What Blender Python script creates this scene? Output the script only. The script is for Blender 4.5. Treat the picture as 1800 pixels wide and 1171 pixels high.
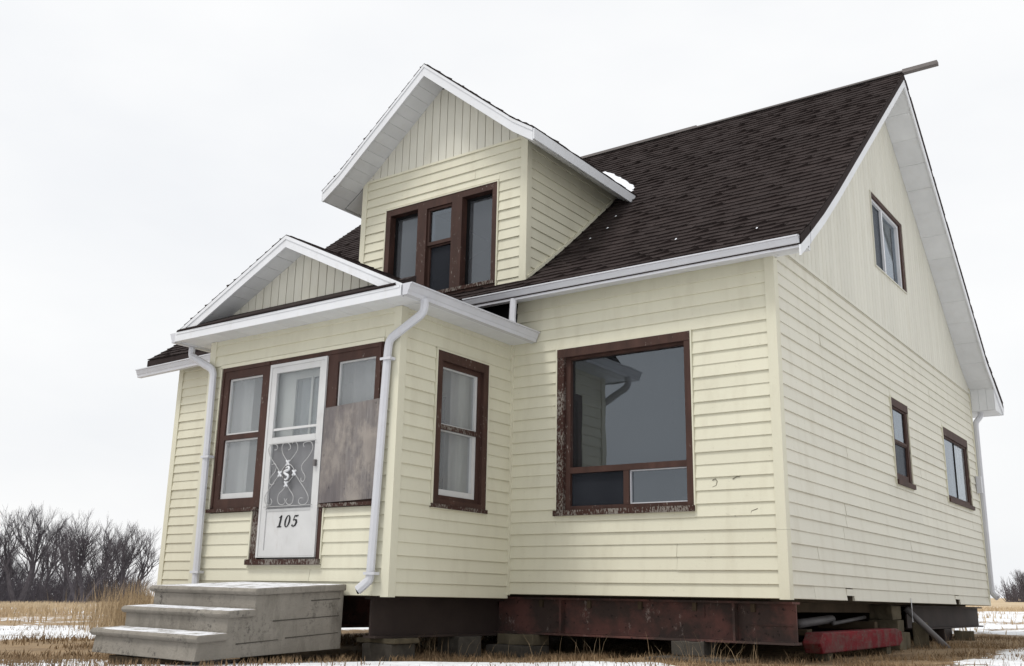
import bpy, bmesh, math, random
from mathutils import Vector, Matrix, noise
random.seed(7)
for o in list(bpy.data.objects): bpy.data.objects.remove(o)
S = bpy.context.scene
COL = S.collection

# ------------------------------------------------------------------ camera
CAM = Vector((3.4249, -9.1045, -0.0508)); YAW, PITCH, ROLL, FPX = -0.6248, 0.2591, 0.0202, 1767.14
fw = Vector((math.sin(YAW)*math.cos(PITCH), math.cos(YAW)*math.cos(PITCH), math.sin(PITCH)))
rt = Vector((math.cos(YAW), -math.sin(YAW), 0)); up = rt.cross(fw)
rr = math.cos(ROLL)*rt + math.sin(ROLL)*up; uu = -math.sin(ROLL)*rt + math.cos(ROLL)*up
cam = bpy.data.objects.new('camera', bpy.data.cameras.new('camera')); COL.objects.link(cam)
cm = Matrix((rr, uu, -fw)).transposed().to_4x4(); cm.translation = CAM; cam.matrix_world = cm
cam.data.sensor_width = 36; cam.data.lens = FPX/1800*36
cam.data.clip_start = .05; cam.data.clip_end = 4000
S.camera = cam

# ------------------------------------------------------------------ light
SUN_EL, SUN_AZ = math.radians(60), math.radians(203)          # azimuth clockwise from +Y
w = bpy.data.worlds.new('World'); S.world = w; w.use_nodes = True
nt = w.node_tree; nt.nodes.clear()
out = nt.nodes.new('ShaderNodeOutputWorld'); bg = nt.nodes.new('ShaderNodeBackground')
sky = nt.nodes.new('ShaderNodeTexSky'); sky.sky_type = 'NISHITA'; sky.sun_disc = False
sky.sun_elevation = SUN_EL; sky.sun_rotation = SUN_AZ; sky.air_density = 1.5; sky.dust_density = 4
tc = nt.nodes.new('ShaderNodeTexCoord'); nz = nt.nodes.new('ShaderNodeTexNoise')
nz.inputs['Scale'].default_value = 2.2; nz.inputs['Detail'].default_value = 5; nz.inputs['Roughness'].default_value = .5
mp = nt.nodes.new('ShaderNodeMapping'); mp.inputs['Scale'].default_value = (1, 1, 2.5)
rp = nt.nodes.new('ShaderNodeValToRGB')
rp.color_ramp.elements[0].position = .3; rp.color_ramp.elements[0].color = (8.45, 8.6, 8.85, 1)
rp.color_ramp.elements[1].position = .72; rp.color_ramp.elements[1].color = (9.7, 9.7, 9.65, 1)
mx = nt.nodes.new('ShaderNodeMix'); mx.data_type = 'RGBA'; mx.inputs[0].default_value = .95   # closed cloud layer over the clear sky
L = nt.links.new
L(tc.outputs['Generated'], mp.inputs['Vector']); L(mp.outputs[0], nz.inputs['Vector']); L(nz.outputs['Fac'], rp.inputs['Fac'])
L(sky.outputs[0], mx.inputs[6]); L(rp.outputs[0], mx.inputs[7]); L(mx.outputs[2], bg.inputs['Color'])
bg.inputs['Strength'].default_value = .0865; L(bg.outputs[0], out.inputs['Surface'])
sd = bpy.data.lights.new('sun', 'SUN'); sd.energy = 1.5; sd.angle = math.radians(15); sd.color = (1, .975, .935)
so = bpy.data.objects.new('sun', sd); COL.objects.link(so)
sv = Vector((math.sin(SUN_AZ)*math.cos(SUN_EL), math.cos(SUN_AZ)*math.cos(SUN_EL), math.sin(SUN_EL)))
so.rotation_euler = sv.to_track_quat('Z', 'Y').to_euler(); so.location = sv*60
S.view_settings.view_transform = 'Standard'; S.view_settings.look = 'None'
S.view_settings.gamma = 1; S.view_settings.exposure = .33; S.view_settings.use_curve_mapping = False
S.render.resolution_x, S.render.resolution_y = 1024, 666
S.render.engine = 'CYCLES'

# ------------------------------------------------------------------ materials
class N:
    def __init__(s, name):
        s.m = bpy.data.materials.new(name); s.m.use_nodes = True; s.t = s.m.node_tree
        s.b = s.t.nodes['Principled BSDF']; s.out = s.t.nodes['Material Output']
        s.geo = s.t.nodes.new('ShaderNodeNewGeometry'); s.inf = s.t.nodes.new('ShaderNodeObjectInfo')
    def n(s, t): return s.t.nodes.new(t)
    def L(s, a, b): s.t.links.new(a, b)
    def noise(s, scale, detail=4, rough=.55, stretch=(1, 1, 1)):
        mp = s.n('ShaderNodeMapping'); mp.inputs['Scale'].default_value = stretch
        nz = s.n('ShaderNodeTexNoise'); nz.inputs['Scale'].default_value = scale; nz.inputs['Detail'].default_value = detail; nz.inputs['Roughness'].default_value = rough
        s.L(s.geo.outputs['Position'], mp.inputs[0]); s.L(mp.outputs[0], nz.inputs['Vector']); return nz.outputs['Fac']
    def rng(s, f, a, b, c=0., d=1.):
        r = s.n('ShaderNodeMapRange'); r.inputs[1].default_value = a; r.inputs[2].default_value = b; r.inputs[3].default_value = c; r.inputs[4].default_value = d
        s.L(f, r.inputs[0]); return r.outputs[0]
    def math(s, op, a, b):
        r = s.n('ShaderNodeMath'); r.operation = op
        for i, v in enumerate((a, b)):
            if hasattr(v, 'links'): s.L(v, r.inputs[i])
            else: r.inputs[i].default_value = v
        return r.outputs[0]
    def mix(s, f, a, b):
        m = s.n('ShaderNodeMix'); m.data_type = 'RGBA'
        for i, v in ((0, f), (6, a), (7, b)):
            if hasattr(v, 'links'): s.L(v, m.inputs[i])
            elif i == 0: m.inputs[0].default_value = v
            else: m.inputs[i].default_value = (*v, 1)
        return m.outputs[2]
    def scale(s, col, f):
        h = s.n('ShaderNodeHueSaturation'); s.L(col, h.inputs['Color']); s.L(f, h.inputs['Value']); return h.outputs[0]
    def done(s, col, rough=.6, bump=None, bd=.01, spec=.3, metal=0.):
        if hasattr(col, 'links'): s.L(col, s.b.inputs['Base Color'])
        else: s.b.inputs['Base Color'].default_value = (*col, 1)
        if hasattr(rough, 'links'): s.L(rough, s.b.inputs['Roughness'])
        else: s.b.inputs['Roughness'].default_value = rough
        s.b.inputs['Specular IOR Level'].default_value = spec; s.b.inputs['Metallic'].default_value = metal
        if bump is not None:
            b = s.n('ShaderNodeBump'); b.inputs['Distance'].default_value = bd; b.inputs['Strength'].default_value = .6
            s.L(bump, b.inputs['Height']); s.L(b.outputs[0], s.b.inputs['Normal'])
        return s.m
M = {}
def m_vinyl(name, c, dirt=(.42, .38, .28)):
    k = N(name)
    big = k.rng(k.noise(.8, 3), .3, .75); streak = k.rng(k.noise(5, 5, .6, (1, 1, .25)), .5, .8)
    spot = k.rng(k.noise(38, 3, .6), .69, .75)
    col = k.mix(k.math('MULTIPLY', big, .30), c, tuple(x*.88 for x in c))
    col = k.mix(k.math('MULTIPLY', streak, .32), col, dirt)
    col = k.mix(k.math('MULTIPLY', spot, .3), col, (.2, .17, .13))
    col = k.scale(col, k.rng(k.inf.outputs['Random'], 0, 1, .965, 1.03))
    return k.done(col, .5, k.noise(60, 2, .5, (1, 1, 1)), .0012, .3)
M['vinyl'] = m_vinyl('cream_vinyl', (.635, .612, .485))
M['vinylfaded'] = m_vinyl('sun_faded_cream_vinyl', (.64, .618, .525))
M['vinyl2'] = m_vinyl('cream_vertical_vinyl', (.615, .60, .52))
def m_plain(name, c, rough=.5, var=.12, sc=3, spec=.3, dirt=None):
    k = N(name); col = k.mix(k.rng(k.noise(sc, 5), .3, .7), c, tuple(x*(1-var) for x in c))
    if dirt: col = k.mix(k.math('MULTIPLY', k.rng(k.noise(9, 6, .65, (1, 1, .4)), .55, .75), .5), col, dirt)
    col = k.scale(col, k.rng(k.inf.outputs['Random'], 0, 1, .97, 1.03))
    return k.done(col, rough, None, .01, spec)
M['white'] = m_plain('white_aluminium', (.69, .70, .72), .42, .07, 3, .4, (.55, .54, .52))
M['gutter'] = m_plain('gutter_white_enamel', (.565, .57, .60), .4, .08, 4, .4, (.5, .48, .47))
M['soffit'] = m_plain('white_perforated_soffit', (.68, .69, .70), .55, .08, 5, .3, (.6, .59, .57))
M['doorwhite'] = m_plain('storm_door_enamel', (.58, .58, .575), .4, .12, 4, .4, (.42, .40, .38))
M['grillegrey'] = m_plain('dull_white_grille', (.46, .46, .455), .5, .2, 8, .3)
M['curtain'] = m_plain('pale_curtain', (.54, .55, .55), .9, .25, 4, .1)
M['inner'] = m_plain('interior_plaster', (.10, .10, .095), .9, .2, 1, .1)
M['innerpale'] = m_plain('porch_interior_paint', (.62, .62, .60), .8, .2, 1, .1)
M['black'] = m_plain('black_numerals', (.012, .012, .014), .4, .1)
M['flatblack'] = m_plain('black_infill', (.012, .012, .013), .8, .3, 3, .1)
M['sheath'] = m_plain('old_sheathing', (.09, .075, .055), .9, .3, 3, .1)
M['scuff'] = m_plain('scuffed_vinyl', (.26, .24, .185), .9, .3, 9, .1)
M['darkwood'] = m_plain('dark_floor_joist', (.10, .075, .05), .9, .4, 3, .1)
k = N('brown_peeling_paint')
grain = k.noise(70, 5, .6, (1, 1, .3)); area = k.rng(k.noise(2.6, 4, .6), .45, .72)
peel = k.math('MULTIPLY', k.rng(k.math('ADD', grain, k.math('MULTIPLY', area, .13)), .70, .74), .75)
M['brown'] = k.done(k.mix(peel, k.mix(k.rng(k.noise(9, 5, .6, (1, 1, .3)), .3, .7), (.038, .019, .0145), (.066, .032, .024)), (.30, .27, .24)), .65, peel, .002, .25)
k = N('brown_paint_worn')
grain = k.noise(75, 5, .65, (1, 1, .35)); area = k.rng(k.noise(3.0, 4, .6), .34, .62)
peel = k.rng(k.math('ADD', grain, k.math('MULTIPLY', area, .18)), .635, .68)
M['worn'] = k.done(k.mix(peel, (.045, .021, .016), k.mix(k.noise(90, 3), (.30, .275, .245), (.10, .085, .07))), .8, peel, .003, .2)
k = N('weathered_plywood')
st = k.noise(30, 8, .75, (1, 1, .06)); bl = k.noise(7, 7, .75, (1, 1, .6))
c = k.mix(k.rng(st, .34, .68), (.11, .10, .10), (.27, .25, .24)); c = k.mix(k.math('MULTIPLY', k.rng(bl, .38, .62), .75), c, (.175, .155, .145)); c = k.mix(k.math('MULTIPLY', k.rng(k.noise(4.5, 6, .7, (1, 1, .5)), .48, .62), .7), c, (.33, .295, .26))
c = k.mix(k.rng(k.noise(16, 5, .75, (1, 1, .5)), .62, .72), c, (.045, .04, .042)); c = k.mix(k.math('MULTIPLY', k.rng(k.noise(1.6, 3), .45, .62), .5), c, (.09, .08, .088))
M['ply'] = k.done(c, .85, st, .003, .15)
k = N('weathered_board'); st = k.noise(12, 6, .6, (.2, 1, 1))
M['greywood'] = k.done(k.mix(st, (.10, .09, .088), (.24, .22, .21)), .85, st, .002, .15)
k = N('asphalt_shingle')
g = k.noise(220, 2, .7); bl = k.noise(2.2, 4, .6); md = k.noise(14, 4, .6)
c = k.mix(g, (.020, .0145, .0138), (.054, .041, .039)); c = k.scale(c, k.rng(bl, .3, .7, .82, 1.06)); c = k.scale(c, k.rng(md, .3, .7, .88, 1.08))
c = k.scale(c, k.rng(k.inf.outputs['Random'], 0, 1, .92, 1.06))
M['shingle'] = k.done(c, .93, g, .003, .12)
k = N('old_concrete')
a = k.noise(3, 6, .65); b = k.noise(55, 4, .7); sp = k.rng(k.noise(24, 6, .8), .52, .60); am = k.rng(k.noise(2.1, 4, .6), .50, .64)
c = k.mix(k.rng(a, .3, .7), (.30, .275, .235), (.215, .195, .165)); c = k.mix(k.math('MULTIPLY', b, .35), c, (.14, .13, .12))
c = k.mix(k.math('MULTIPLY', k.math('MULTIPLY', sp, am), .8), c, (.035, .032, .03))
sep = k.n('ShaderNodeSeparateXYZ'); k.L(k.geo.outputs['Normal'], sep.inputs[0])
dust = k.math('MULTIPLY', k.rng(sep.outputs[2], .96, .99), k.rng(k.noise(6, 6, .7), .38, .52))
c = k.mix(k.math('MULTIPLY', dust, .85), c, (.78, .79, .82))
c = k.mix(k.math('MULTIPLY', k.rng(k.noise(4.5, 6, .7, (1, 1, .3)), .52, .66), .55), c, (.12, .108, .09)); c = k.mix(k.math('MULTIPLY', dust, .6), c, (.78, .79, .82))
M['concrete'] = k.done(c, .92, k.math('ADD', b, k.math('MULTIPLY', k.noise(14, 5, .7), 1.5)), .012, .2)
k = N('painted_rusty_steel')
a = k.rng(k.noise(2.2, 5, .65), .40, .58); sp = k.rng(k.noise(17, 4, .65), .62, .67); pat = k.rng(k.noise(5.5, 7, .8, (1, 1, .6)), .60, .68)
c = k.mix(a, (.125, .056, .048), (.05, .034, .03)); c = k.mix(sp, c, (.02, .014, .013)); c = k.mix(k.math('MULTIPLY', pat, .55), c, (.42, .36, .33))
M['rust'] = k.done(c, .8, sp, .003, .25)
M['blacksteel'] = m_plain('dark_oily_steel', (.046, .033, .029), .7, .4, 3, .25)
k = N('red_timber_paint'); st = k.noise(8, 5, .6, (1, .3, 1)); 
wear = k.math('ADD', k.rng(k.noise(3.2, 7, .72), .46, .66), k.math('MULTIPLY', k.rng(k.noise(26, 6, .75, (1, .35, 1)), .54, .64), .55))
M['red'] = k.done(k.mix(wear, k.mix(k.rng(st, .3, .7), (.20, .014, .020), (.10, .012, .016)), k.mix(k.noise(30, 4), (.15, .105, .09), (.07, .05, .045))), .85, k.noise(30, 6, .7, (1, .3, 1)), .006, .15)
M['wood'] = m_plain('cribbing_timber', (.14, .118, .08), .9, .5, 6, .15, (.07, .06, .045))
M['block'] = m_plain('grey_concrete_block', (.085, .077, .066), .95, .35, 12, .15)
M['pipe'] = m_plain('galvanised_pipe', (.16, .15, .15), .55, .3, 6, .4)
M['bark'] = m_plain('winter_bark', (.12, .108, .118), .95, .4, 6, .1)
M['barkfar'] = m_plain('grey_winter_twigs', (.125, .112, .125), .95, .3, 1, .1)
def m_grass(name, a, b):
    k = N(name); c = k.mix(k.rng(k.noise(1.1, 4, .6), .35, .65), a, b); c = k.scale(c, k.rng(k.noise(45, 2), .3, .7, .7, 1.25))
    return k.done(c, .9, None, .01, .1)
M['drygrass'] = m_grass('dry_grass_blades', (.27, .185, .105), (.17, .115, .07))
M['tan'] = m_grass('tan_grass_blades', (.42, .315, .195), (.30, .215, .13))
M['fieldgrass'] = m_grass('pale_field_grass', (.58, .46, .30), (.42, .31, .20))
k = N('snow'); M['snow'] = k.done(k.mix(k.noise(7, 5), (.83, .85, .88), (.74, .76, .80)), .7, k.noise(14, 5), .01, .2)
k = N('winter_ground')
at = k.n('ShaderNodeAttribute'); at.attribute_name = 'snow'
f = k.rng(k.math('ADD', at.outputs['Fac'], k.math('MULTIPLY', k.math('SUBTRACT', k.noise(5.5, 7, .72), .5), 1.2)), .46, .56)
soil = k.mix(k.rng(k.noise(3.5, 6, .7), .35, .65), (.115, .078, .048), (.27, .185, .105)); soil = k.mix(k.rng(k.noise(.25, 3), .4, .65), soil, (.34, .25, .155)); sx_ = k.n('ShaderNodeVectorMath'); sx_.operation = 'LENGTH'; k.L(k.geo.outputs['Position'], sx_.inputs[0]); soil = k.mix(k.rng(sx_.outputs['Value'], 20, 45), soil, k.mix(k.rng(k.noise(.4, 5), .35, .65), (.56, .45, .30), (.40, .30, .19)))
c = k.mix(f, soil, k.mix(k.rng(k.noise(2.5, 6, .7), .35, .65), (.82, .84, .87), (.66, .67, .69))); c = k.mix(k.rng(k.noise(9, 6, .75), .60, .68), c, soil)
M['ground'] = k.done(c, .9, k.noise(18, 5), .03, .15)
def m_glass(name, tint, dust, ior=1.55, rough=.0, dcol=(.33, .34, .35)):
    k = N(name); t = k.n('ShaderNodeBsdfTransparent'); t.inputs[0].default_value = (*tint, 1)
    d = k.n('ShaderNodeBsdfDiffuse'); d.inputs[0].default_value = (*dcol, 1)
    g = k.n('ShaderNodeBsdfGlossy'); g.inputs['Roughness'].default_value = rough; g.inputs[0].default_value = (.86, .93, 1, 1)
    bp = k.n('ShaderNodeBump'); bp.inputs['Strength'].default_value = .05; bp.inputs['Distance'].default_value = .02; k.L(k.noise(2.2, 2, .5), bp.inputs['Height']); k.L(bp.outputs[0], g.inputs['Normal']); m1 = k.n('ShaderNodeMixShader'); fr = k.n('ShaderNodeFresnel'); k.L(k.rng(k.geo.outputs['Backfacing'], 0, 1, ior, 1/ior), fr.inputs['IOR']); m2 = k.n('ShaderNodeMixShader')
    dn = k.rng(k.noise(2.5, 2, .5, (1, 1, .3)), .25, .75, dust*.8, dust*1.2); k.L(dn, m1.inputs[0])
    k.L(t.outputs[0], m1.inputs[1]); k.L(d.outputs[0], m1.inputs[2])
    k.L(fr.outputs[0], m2.inputs[0]); k.L(m1.outputs[0], m2.inputs[1]); k.L(g.outputs[0], m2.inputs[2]); k.L(m2.outputs[0], k.out.inputs[0])
    return k.m
M['glass'] = m_glass('window_glass', (.48, .52, .56), .04, 1.95)
M['glassdusty'] = m_glass('dusty_window_glass', (.90, .91, .91), .24, 1.45, 0., (.50, .51, .515))
M['glassgrey'] = m_glass('grey_filmed_glass', (.5, .51, .53), .13, 1.68, 0., (.36, .38, .41))
M['glassdoor'] = m_glass('storm_door_glass', (.93, .94, .94), .07, 1.4, 0., (.5, .5, .5))
M['screen'] = m_glass('insect_screen', (.7, .7, .71), .42, 1.15, .4, (.36, .36, .37))
M['darkscreen'] = m_glass('dark_window_screen', (.45, .45, .47), .4, 1.1, .2, (.055, .06, .072))

# ------------------------------------------------------------------ mesh helpers
WM = {}
class MB:
    def __init__(s): s.v = []; s.f = []
    def add(s, v, f):
        n = len(s.v); s.v += [tuple(p) for p in v]; s.f += [tuple(i+n for i in q) for q in f]; return s
    def box(s, P, u0, u1, w0, w1, z0, z1):
        return s.add([P(u, w, z) for u in (u0, u1) for w in (w0, w1) for z in (z0, z1)],
                     [(0, 1, 3, 2), (4, 6, 7, 5), (0, 4, 5, 1), (2, 3, 7, 6), (0, 2, 6, 4), (1, 5, 7, 3)])
    def prism(s, poly, a0, a1, P):                       # poly of (b, z), swept along a
        n = len(poly)
        v = [P(a0, b, z) for b, z in poly]+[P(a1, b, z) for b, z in poly]
        return s.add(v, [tuple(range(n)), tuple(range(2*n-1, n-1, -1))]+[(i, n+i, n+(i+1) % n, (i+1) % n) for i in range(n)])
    def tube(s, pts, rad, sides=6, ref=Vector((0, 0, 1)), aspect=1., rot=0., cap=True):
        pts = [Vector(p) for p in pts]; n = len(pts); base = len(s.v)
        for i, p in enumerate(pts):
            t = (pts[min(i+1, n-1)]-pts[max(i-1, 0)]).normalized()
            a = t.cross(ref)
            a = a.normalized() if a.length > 1e-4 else t.orthogonal().normalized()
            b = t.cross(a); r = rad[i] if isinstance(rad, (list, tuple)) else rad
            for j in range(sides):
                q = rot+2*math.pi*j/sides; s.v.append(tuple(p+a*math.cos(q)*r+b*math.sin(q)*r*aspect))
        for i in range(n-1):
            for j in range(sides):
                k2 = (j+1) % sides; s.f.append((base+i*sides+j, base+i*sides+k2, base+(i+1)*sides+k2, base+(i+1)*sides+j))
        if cap: s.f.append(tuple(base+j for j in range(sides))); s.f.append(tuple(base+(n-1)*sides+j for j in reversed(range(sides))))
        return s
    def mesh(s, name, recalc=True):
        me = bpy.data.meshes.new(name); me.from_pydata(s.v, [], s.f)
        if recalc:
            bm = bmesh.new(); bm.from_mesh(me); bmesh.ops.recalc_face_normals(bm, faces=bm.faces); bm.to_mesh(me); bm.free()
        me.update(); return me
    def build(s, name, mat, parent=None, smooth=False, bevel=0, recalc=True):
        return obj(name, s.mesh(name, recalc), mat, parent, smooth, bevel)
def obj(name, me, mat=None, parent=None, smooth=False, bevel=0, mw=None):
    o = bpy.data.objects.new(name, me); COL.objects.link(o)
    if mat is not None and len(me.materials) == 0: me.materials.append(M[mat] if isinstance(mat, str) else mat)
    if smooth: me.polygons.foreach_set('use_smooth', [True]*len(me.polygons))
    if bevel:
        b = o.modifiers.new('bevel', 'BEVEL'); b.width = bevel; b.segments = 2; b.limit_method = 'ANGLE'; b.angle_limit = math.radians(40)
    if mw is not None: o.matrix_basis = mw
    if parent is not None:
        o.parent = parent; o.matrix_parent_inverse = WM.get(parent, Matrix()).inverted()
    return o
def empty(name, loc, parent=None):
    o = bpy.data.objects.new(name, None); COL.objects.link(o); o.location = loc; o.empty_display_size = .3
    WM[o] = Matrix.Translation(loc)
    if parent is not None: o.parent = parent; o.matrix_parent_inverse = WM.get(parent, Matrix()).inverted()
    return o
def tag(o, label, cat=None, group=None, kind=None):
    if label: o['label'] = label
    if cat: o['category'] = cat
    if group: o['group'] = group
    if kind: o['kind'] = kind
    return o
def front(y0): return lambda u, w, z: (u, y0-w, z)       # wall facing the street, u = x, w = out of the wall
def side(x0): return lambda u, w, z: (x0+w, u, z)        # wall facing +x, u = y
XYZ = lambda x, y, z: (x, y, z)
RX = lambda a, b, z: (a, b, z)                           # ridge along x
RY = lambda a, b, z: (b, a, z)                           # ridge along y

# ------------------------------------------------------------------ ground
GA, GB, GC = .01262, .01219, -.5857
DL = Vector((-.86, .51))
def gplane(x, y): return GC+GA*x+GB*y
def fbm(x, y, sc, seed=0.): return noise.fractal(Vector((x*sc+seed, y*sc-seed, seed)), 1., 2., 4)
BANK = [(-5.0, -3.9), (-3.1, -2.2), (-2.3, -1.5), (-1.5, -.78), (-.9, -.75), (-.35, -1.3), (.6, -2.8)]
def bankside(x, y):
    for (x0, y0), (x1, y1) in zip(BANK, BANK[1:]):
        if x0 <= x <= x1: return (y0+(y1-y0)*(x-x0)/(x1-x0))-y
    return -1
def snowmask(x, y):
    t = (x-CAM.x)*DL.x+(y-CAM.y)*DL.y
    n = fbm(x, y, .35, 3)*.22+fbm(x, y, 1.1, 9)*.16
    b = bankside(x, y)
    if b > -.15: return min(1, max(0, .5+b*5))*1.0 if b < .2 else 1.
    hx = max(-9.6-x, x-.5, 0); hy = max(-1.5-y, y-9., 0); dh = math.hypot(hx, hy)
    if dh < .01: return 0.
    if x < -4.5 and y < 12:
        v = .80 if t < 11 else .18 if t < 15.4 else .86 if t < 23 else .44 if t < 32 else .40
        if 9.8 < t < 12: v = .80-.62*(t-9.8)/2.2
        if 14.4 < t < 16.4: v = .18+.68*(t-14.4)/2.
    elif y < 7 and x > 0: v = .40+.24*min(1, max(0, (x-.4)))
    else: v = .62 if y < 40 else .2
    return max(0, min(1, v+n*1.3))*min(1, dh/.8)
def gz(x, y, sm=None):
    r = math.hypot(x+3, y); h = gplane(x, y)
    h += fbm(x, y, .5, 5)*.035*(1 if r < 60 else .3)
    if sm is None: sm = snowmask(x, y)
    b = bankside(x, y)
    if b > 0: h += .015*min(1, b/.35)
    return h+(.03*min(1, sm) if sm > .45 else 0)
def axis(lo, hi, c0, c1, step):
    a = [c0+i*step for i in range(int((c1-c0)/step)+1)]; s, x = step, c0
    left = []
    while x > lo: s *= 1.075; x -= s; left.append(x)
    s, x = step, a[-1]; right = []
    while x < hi: s *= 1.075; x += s; right.append(x)
    return left[::-1]+a+right
xs = axis(-1500, 1500, -16, 3, .16); ys = axis(-300, 1800, -5, 8, .16)
gv = []; sn = []
for y in ys:
    for x in xs:
        sm = snowmask(x, y); sn.append(sm); gv.append((x, y, gz(x, y, sm)))
nx = len(xs)
gf = [(j*nx+i, j*nx+i+1, (j+1)*nx+i+1, (j+1)*nx+i) for j in range(len(ys)-1) for i in range(nx-1)]
me = bpy.data.meshes.new('ground'); me.from_pydata(gv, [], gf)
att = me.attributes.new('snow', 'FLOAT', 'POINT'); att.data.foreach_set('value', sn); me.update()
ground = tag(obj('ground', me, 'ground', smooth=True), 'flat winter field of dead grass and patchy snow', kind='structure')

# ------------------------------------------------------------------ house
H = empty('house', (-4.6, 4.3, -.05))
tag(H, 'cream sided one and a half storey house with brown shingles raised on steel beams', 'house')
EX = .1254
def lap_mesh(lip, name):
    m = MB()
    m.prism([(-.006, .008), (lip-.004, .005), (lip, .009), (lip*.9, .022), (.003, EX+.014), (-.006, EX+.014)], 0, 1, lambda a, b, z: (a, b, z))
    return m.mesh(name)
LAP = []
for i, lp in enumerate((.0205, .0165, .022)):
    q = lap_mesh(lp, 'siding_board'); q.materials.append(M['vinyl']); LAP.append(q)
LAPF = []
for q in LAP:
    q2 = q.copy(); q2.materials.clear(); q2.materials.append(M['vinylfaded']); LAPF.append(q2)
def cut(iv, a, b):
    o = []
    for p, q in iv:
        if b <= p or a >= q: o.append((p, q)); continue
        if a > p: o.append((p, a))
        if b < q: o.append((b, q))
    return o
def boards(wall, facing, plane, u0, u1, zb, zt, holes, span=None, seam=3.66, k0=0, lap=None):
    n = math.ceil((zt-zb)/EX); cuts = []
    for k in range(n):
        z0 = zb+k*EX; hgt = min(EX, zt-z0)
        if hgt < .02: continue
        a, b = span(z0+hgt*.5) if span else (u0, u1)
        if b-a < .03: continue
        iv = [(a, b)]; part = []
        for h0, h1, g0, g1 in holes:
            if g0 < z0+hgt-.004 and g1 > z0+.004:
                iv = cut(iv, h0, h1)
                lo_, hi_ = max(h0, a), min(h1, b)
                if g0-z0 > .012 and hi_ > lo_: part.append((lo_, hi_, z0, g0-z0, h0, h1))
                if z0+hgt-g1 > .012 and hi_ > lo_: part.append((lo_, hi_, g1, z0+hgt-g1, h0, h1))
        pc = []
        if k % 2 == 0: cuts = [u0+seam*random.uniform(.15, .95)+seam*j for j in range(6)]
        for p, q in iv:
            e = [p]+[c for c in cuts if p+.25 < c < q-.25]+[q]; pc += [(e[i]+(.0035 if i else 0), e[i+1]) for i in range(len(e)-1)]
        todo = [(p, q, z0, hgt) for p, q in pc]
        for lo_, hi_, pz_, ph_, h0, h1 in part:                # a strip above or below an opening, unless another opening takes it
            sub = [(lo_, hi_)]
            for g in holes:
                if g[2] < pz_+ph_*.5 < g[3]: sub = cut(sub, g[0], g[1])
            todo += [(p, q, pz_, ph_) for p, q in sub if q-p > .03]
        for p, q, z0, hgt in todo:
            dw = random.uniform(-.0015, .0015); dz = random.uniform(-.0015, .0015)
            if facing == 'front':
                X, Y, T = Vector((-1, 0, 0)), Vector((0, -1, 0)), Vector((q, plane-dw, z0+dz))
            else:
                X, Y, T = Vector((0, -1, 0)), Vector((1, 0, 0)), Vector((plane+dw, q, z0+dz))
            mw = Matrix((X*(q-p), Y, Vector((0, 0, hgt/EX if hgt < EX-.001 else 1)))).transposed().to_4x4(); mw.translation = T
            obj('siding_board', (lap or LAP)[0 if (k+k0) % 2 else (1 if random.random() < .8 else 2)], None, wall, mw=mw)
def slab(name, P, u0, u1, z0, z1, holes, w0, w1, mat, parent):
    U = sorted({u0, u1, *[min(max(x, u0), u1) for h in holes for x in h[:2]]}); Z = sorted({z0, z1, *[min(max(x, z0), z1) for h in holes for x in h[2:]]})
    m = MB()
    for a, b in zip(U, U[1:]):
        for c, d in zip(Z, Z[1:]):
            uc, zc = (a+b)/2, (c+d)/2
            if any(h[0] < uc < h[1] and h[2] < zc < h[3] for h in holes): continue
            m.box(P, a, b, w0, w1, c, d)
    bm = bmesh.new(); me = bpy.data.meshes.new(name); me.from_pydata(m.v, [], m.f); bm.from_mesh(me)
    bmesh.ops.remove_doubles(bm, verts=bm.verts, dist=1e-5)
    seen = {}
    for f in bm.faces: seen.setdefault(frozenset(v.index for v in f.verts), []).append(f)
    kill = [f for fs in seen.values() if len(fs) > 1 for f in fs]
    if kill: bmesh.ops.delete(bm, geom=kill, context='FACES_ONLY')
    bmesh.ops.recalc_face_normals(bm, faces=bm.faces); bm.to_mesh(me); bm.free()
    return obj(name, me, mat, parent)
def vboards(wall, P, u0, u1, zbot, ztop, holes, mat, wd=.125, t=.012):
    n = int((u1-u0)/wd)+1
    for i in range(n):
        a, b = u0+i*wd, min(u0+(i+1)*wd, u1)
        if b-a < .02: continue
        a2, b2 = a+.003, b-.003
        iv = [(zbot, None)]
        segs = []
        hs = [h for h in holes if h[0] < (a+b)/2 < h[1]]
        if hs: segs = [(zbot, zbot, hs[0][2], hs[0][2])] if hs[0][2] > zbot+.02 else []
        lo = hs[0][3] if hs else zbot
        ta, tb = ztop(a2), ztop(b2)
        if max(ta, tb) > lo+.01: segs.append((lo, lo, max(ta, lo+.001), max(tb, lo+.001)))
        for z0a, z0b, z1a, z1b in segs:
            m = MB(); v = []
            for (uu_, w_) in ((a2, -.004), (a2, t*.55), (a2+.008, t), (b2-.004, t), (b2, t*.8), (b2, -.004)):
                f_ = (uu_-a2)/(b2-a2); v.append((uu_, w_, z0a, z1a+(z1b-z1a)*f_))
            m.add([P(u, w_, z0) for u, w_, z0, z1 in v]+[P(u, w_, z1) for u, w_, z0, z1 in v],
                  [tuple(range(6)), tuple(range(11, 5, -1))]+[(j, 6+j, 6+(j+1) % 6, (j+1) % 6) for j in range(6)])
            m.build('vertical_siding_board', mat, wall)

W, D = 9.25, 8.72
XP0, XP1, PY = -6.034, -3.131, -1.906           # porch
DX0, DX1, DC = -5.603, -2.949, -4.285           # dormer
F = front(0); FP = front(PY); SR = side(0); SP = side(XP1); FD = front(-.03); SD = side(DX1)
ZW = 3.27
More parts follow.
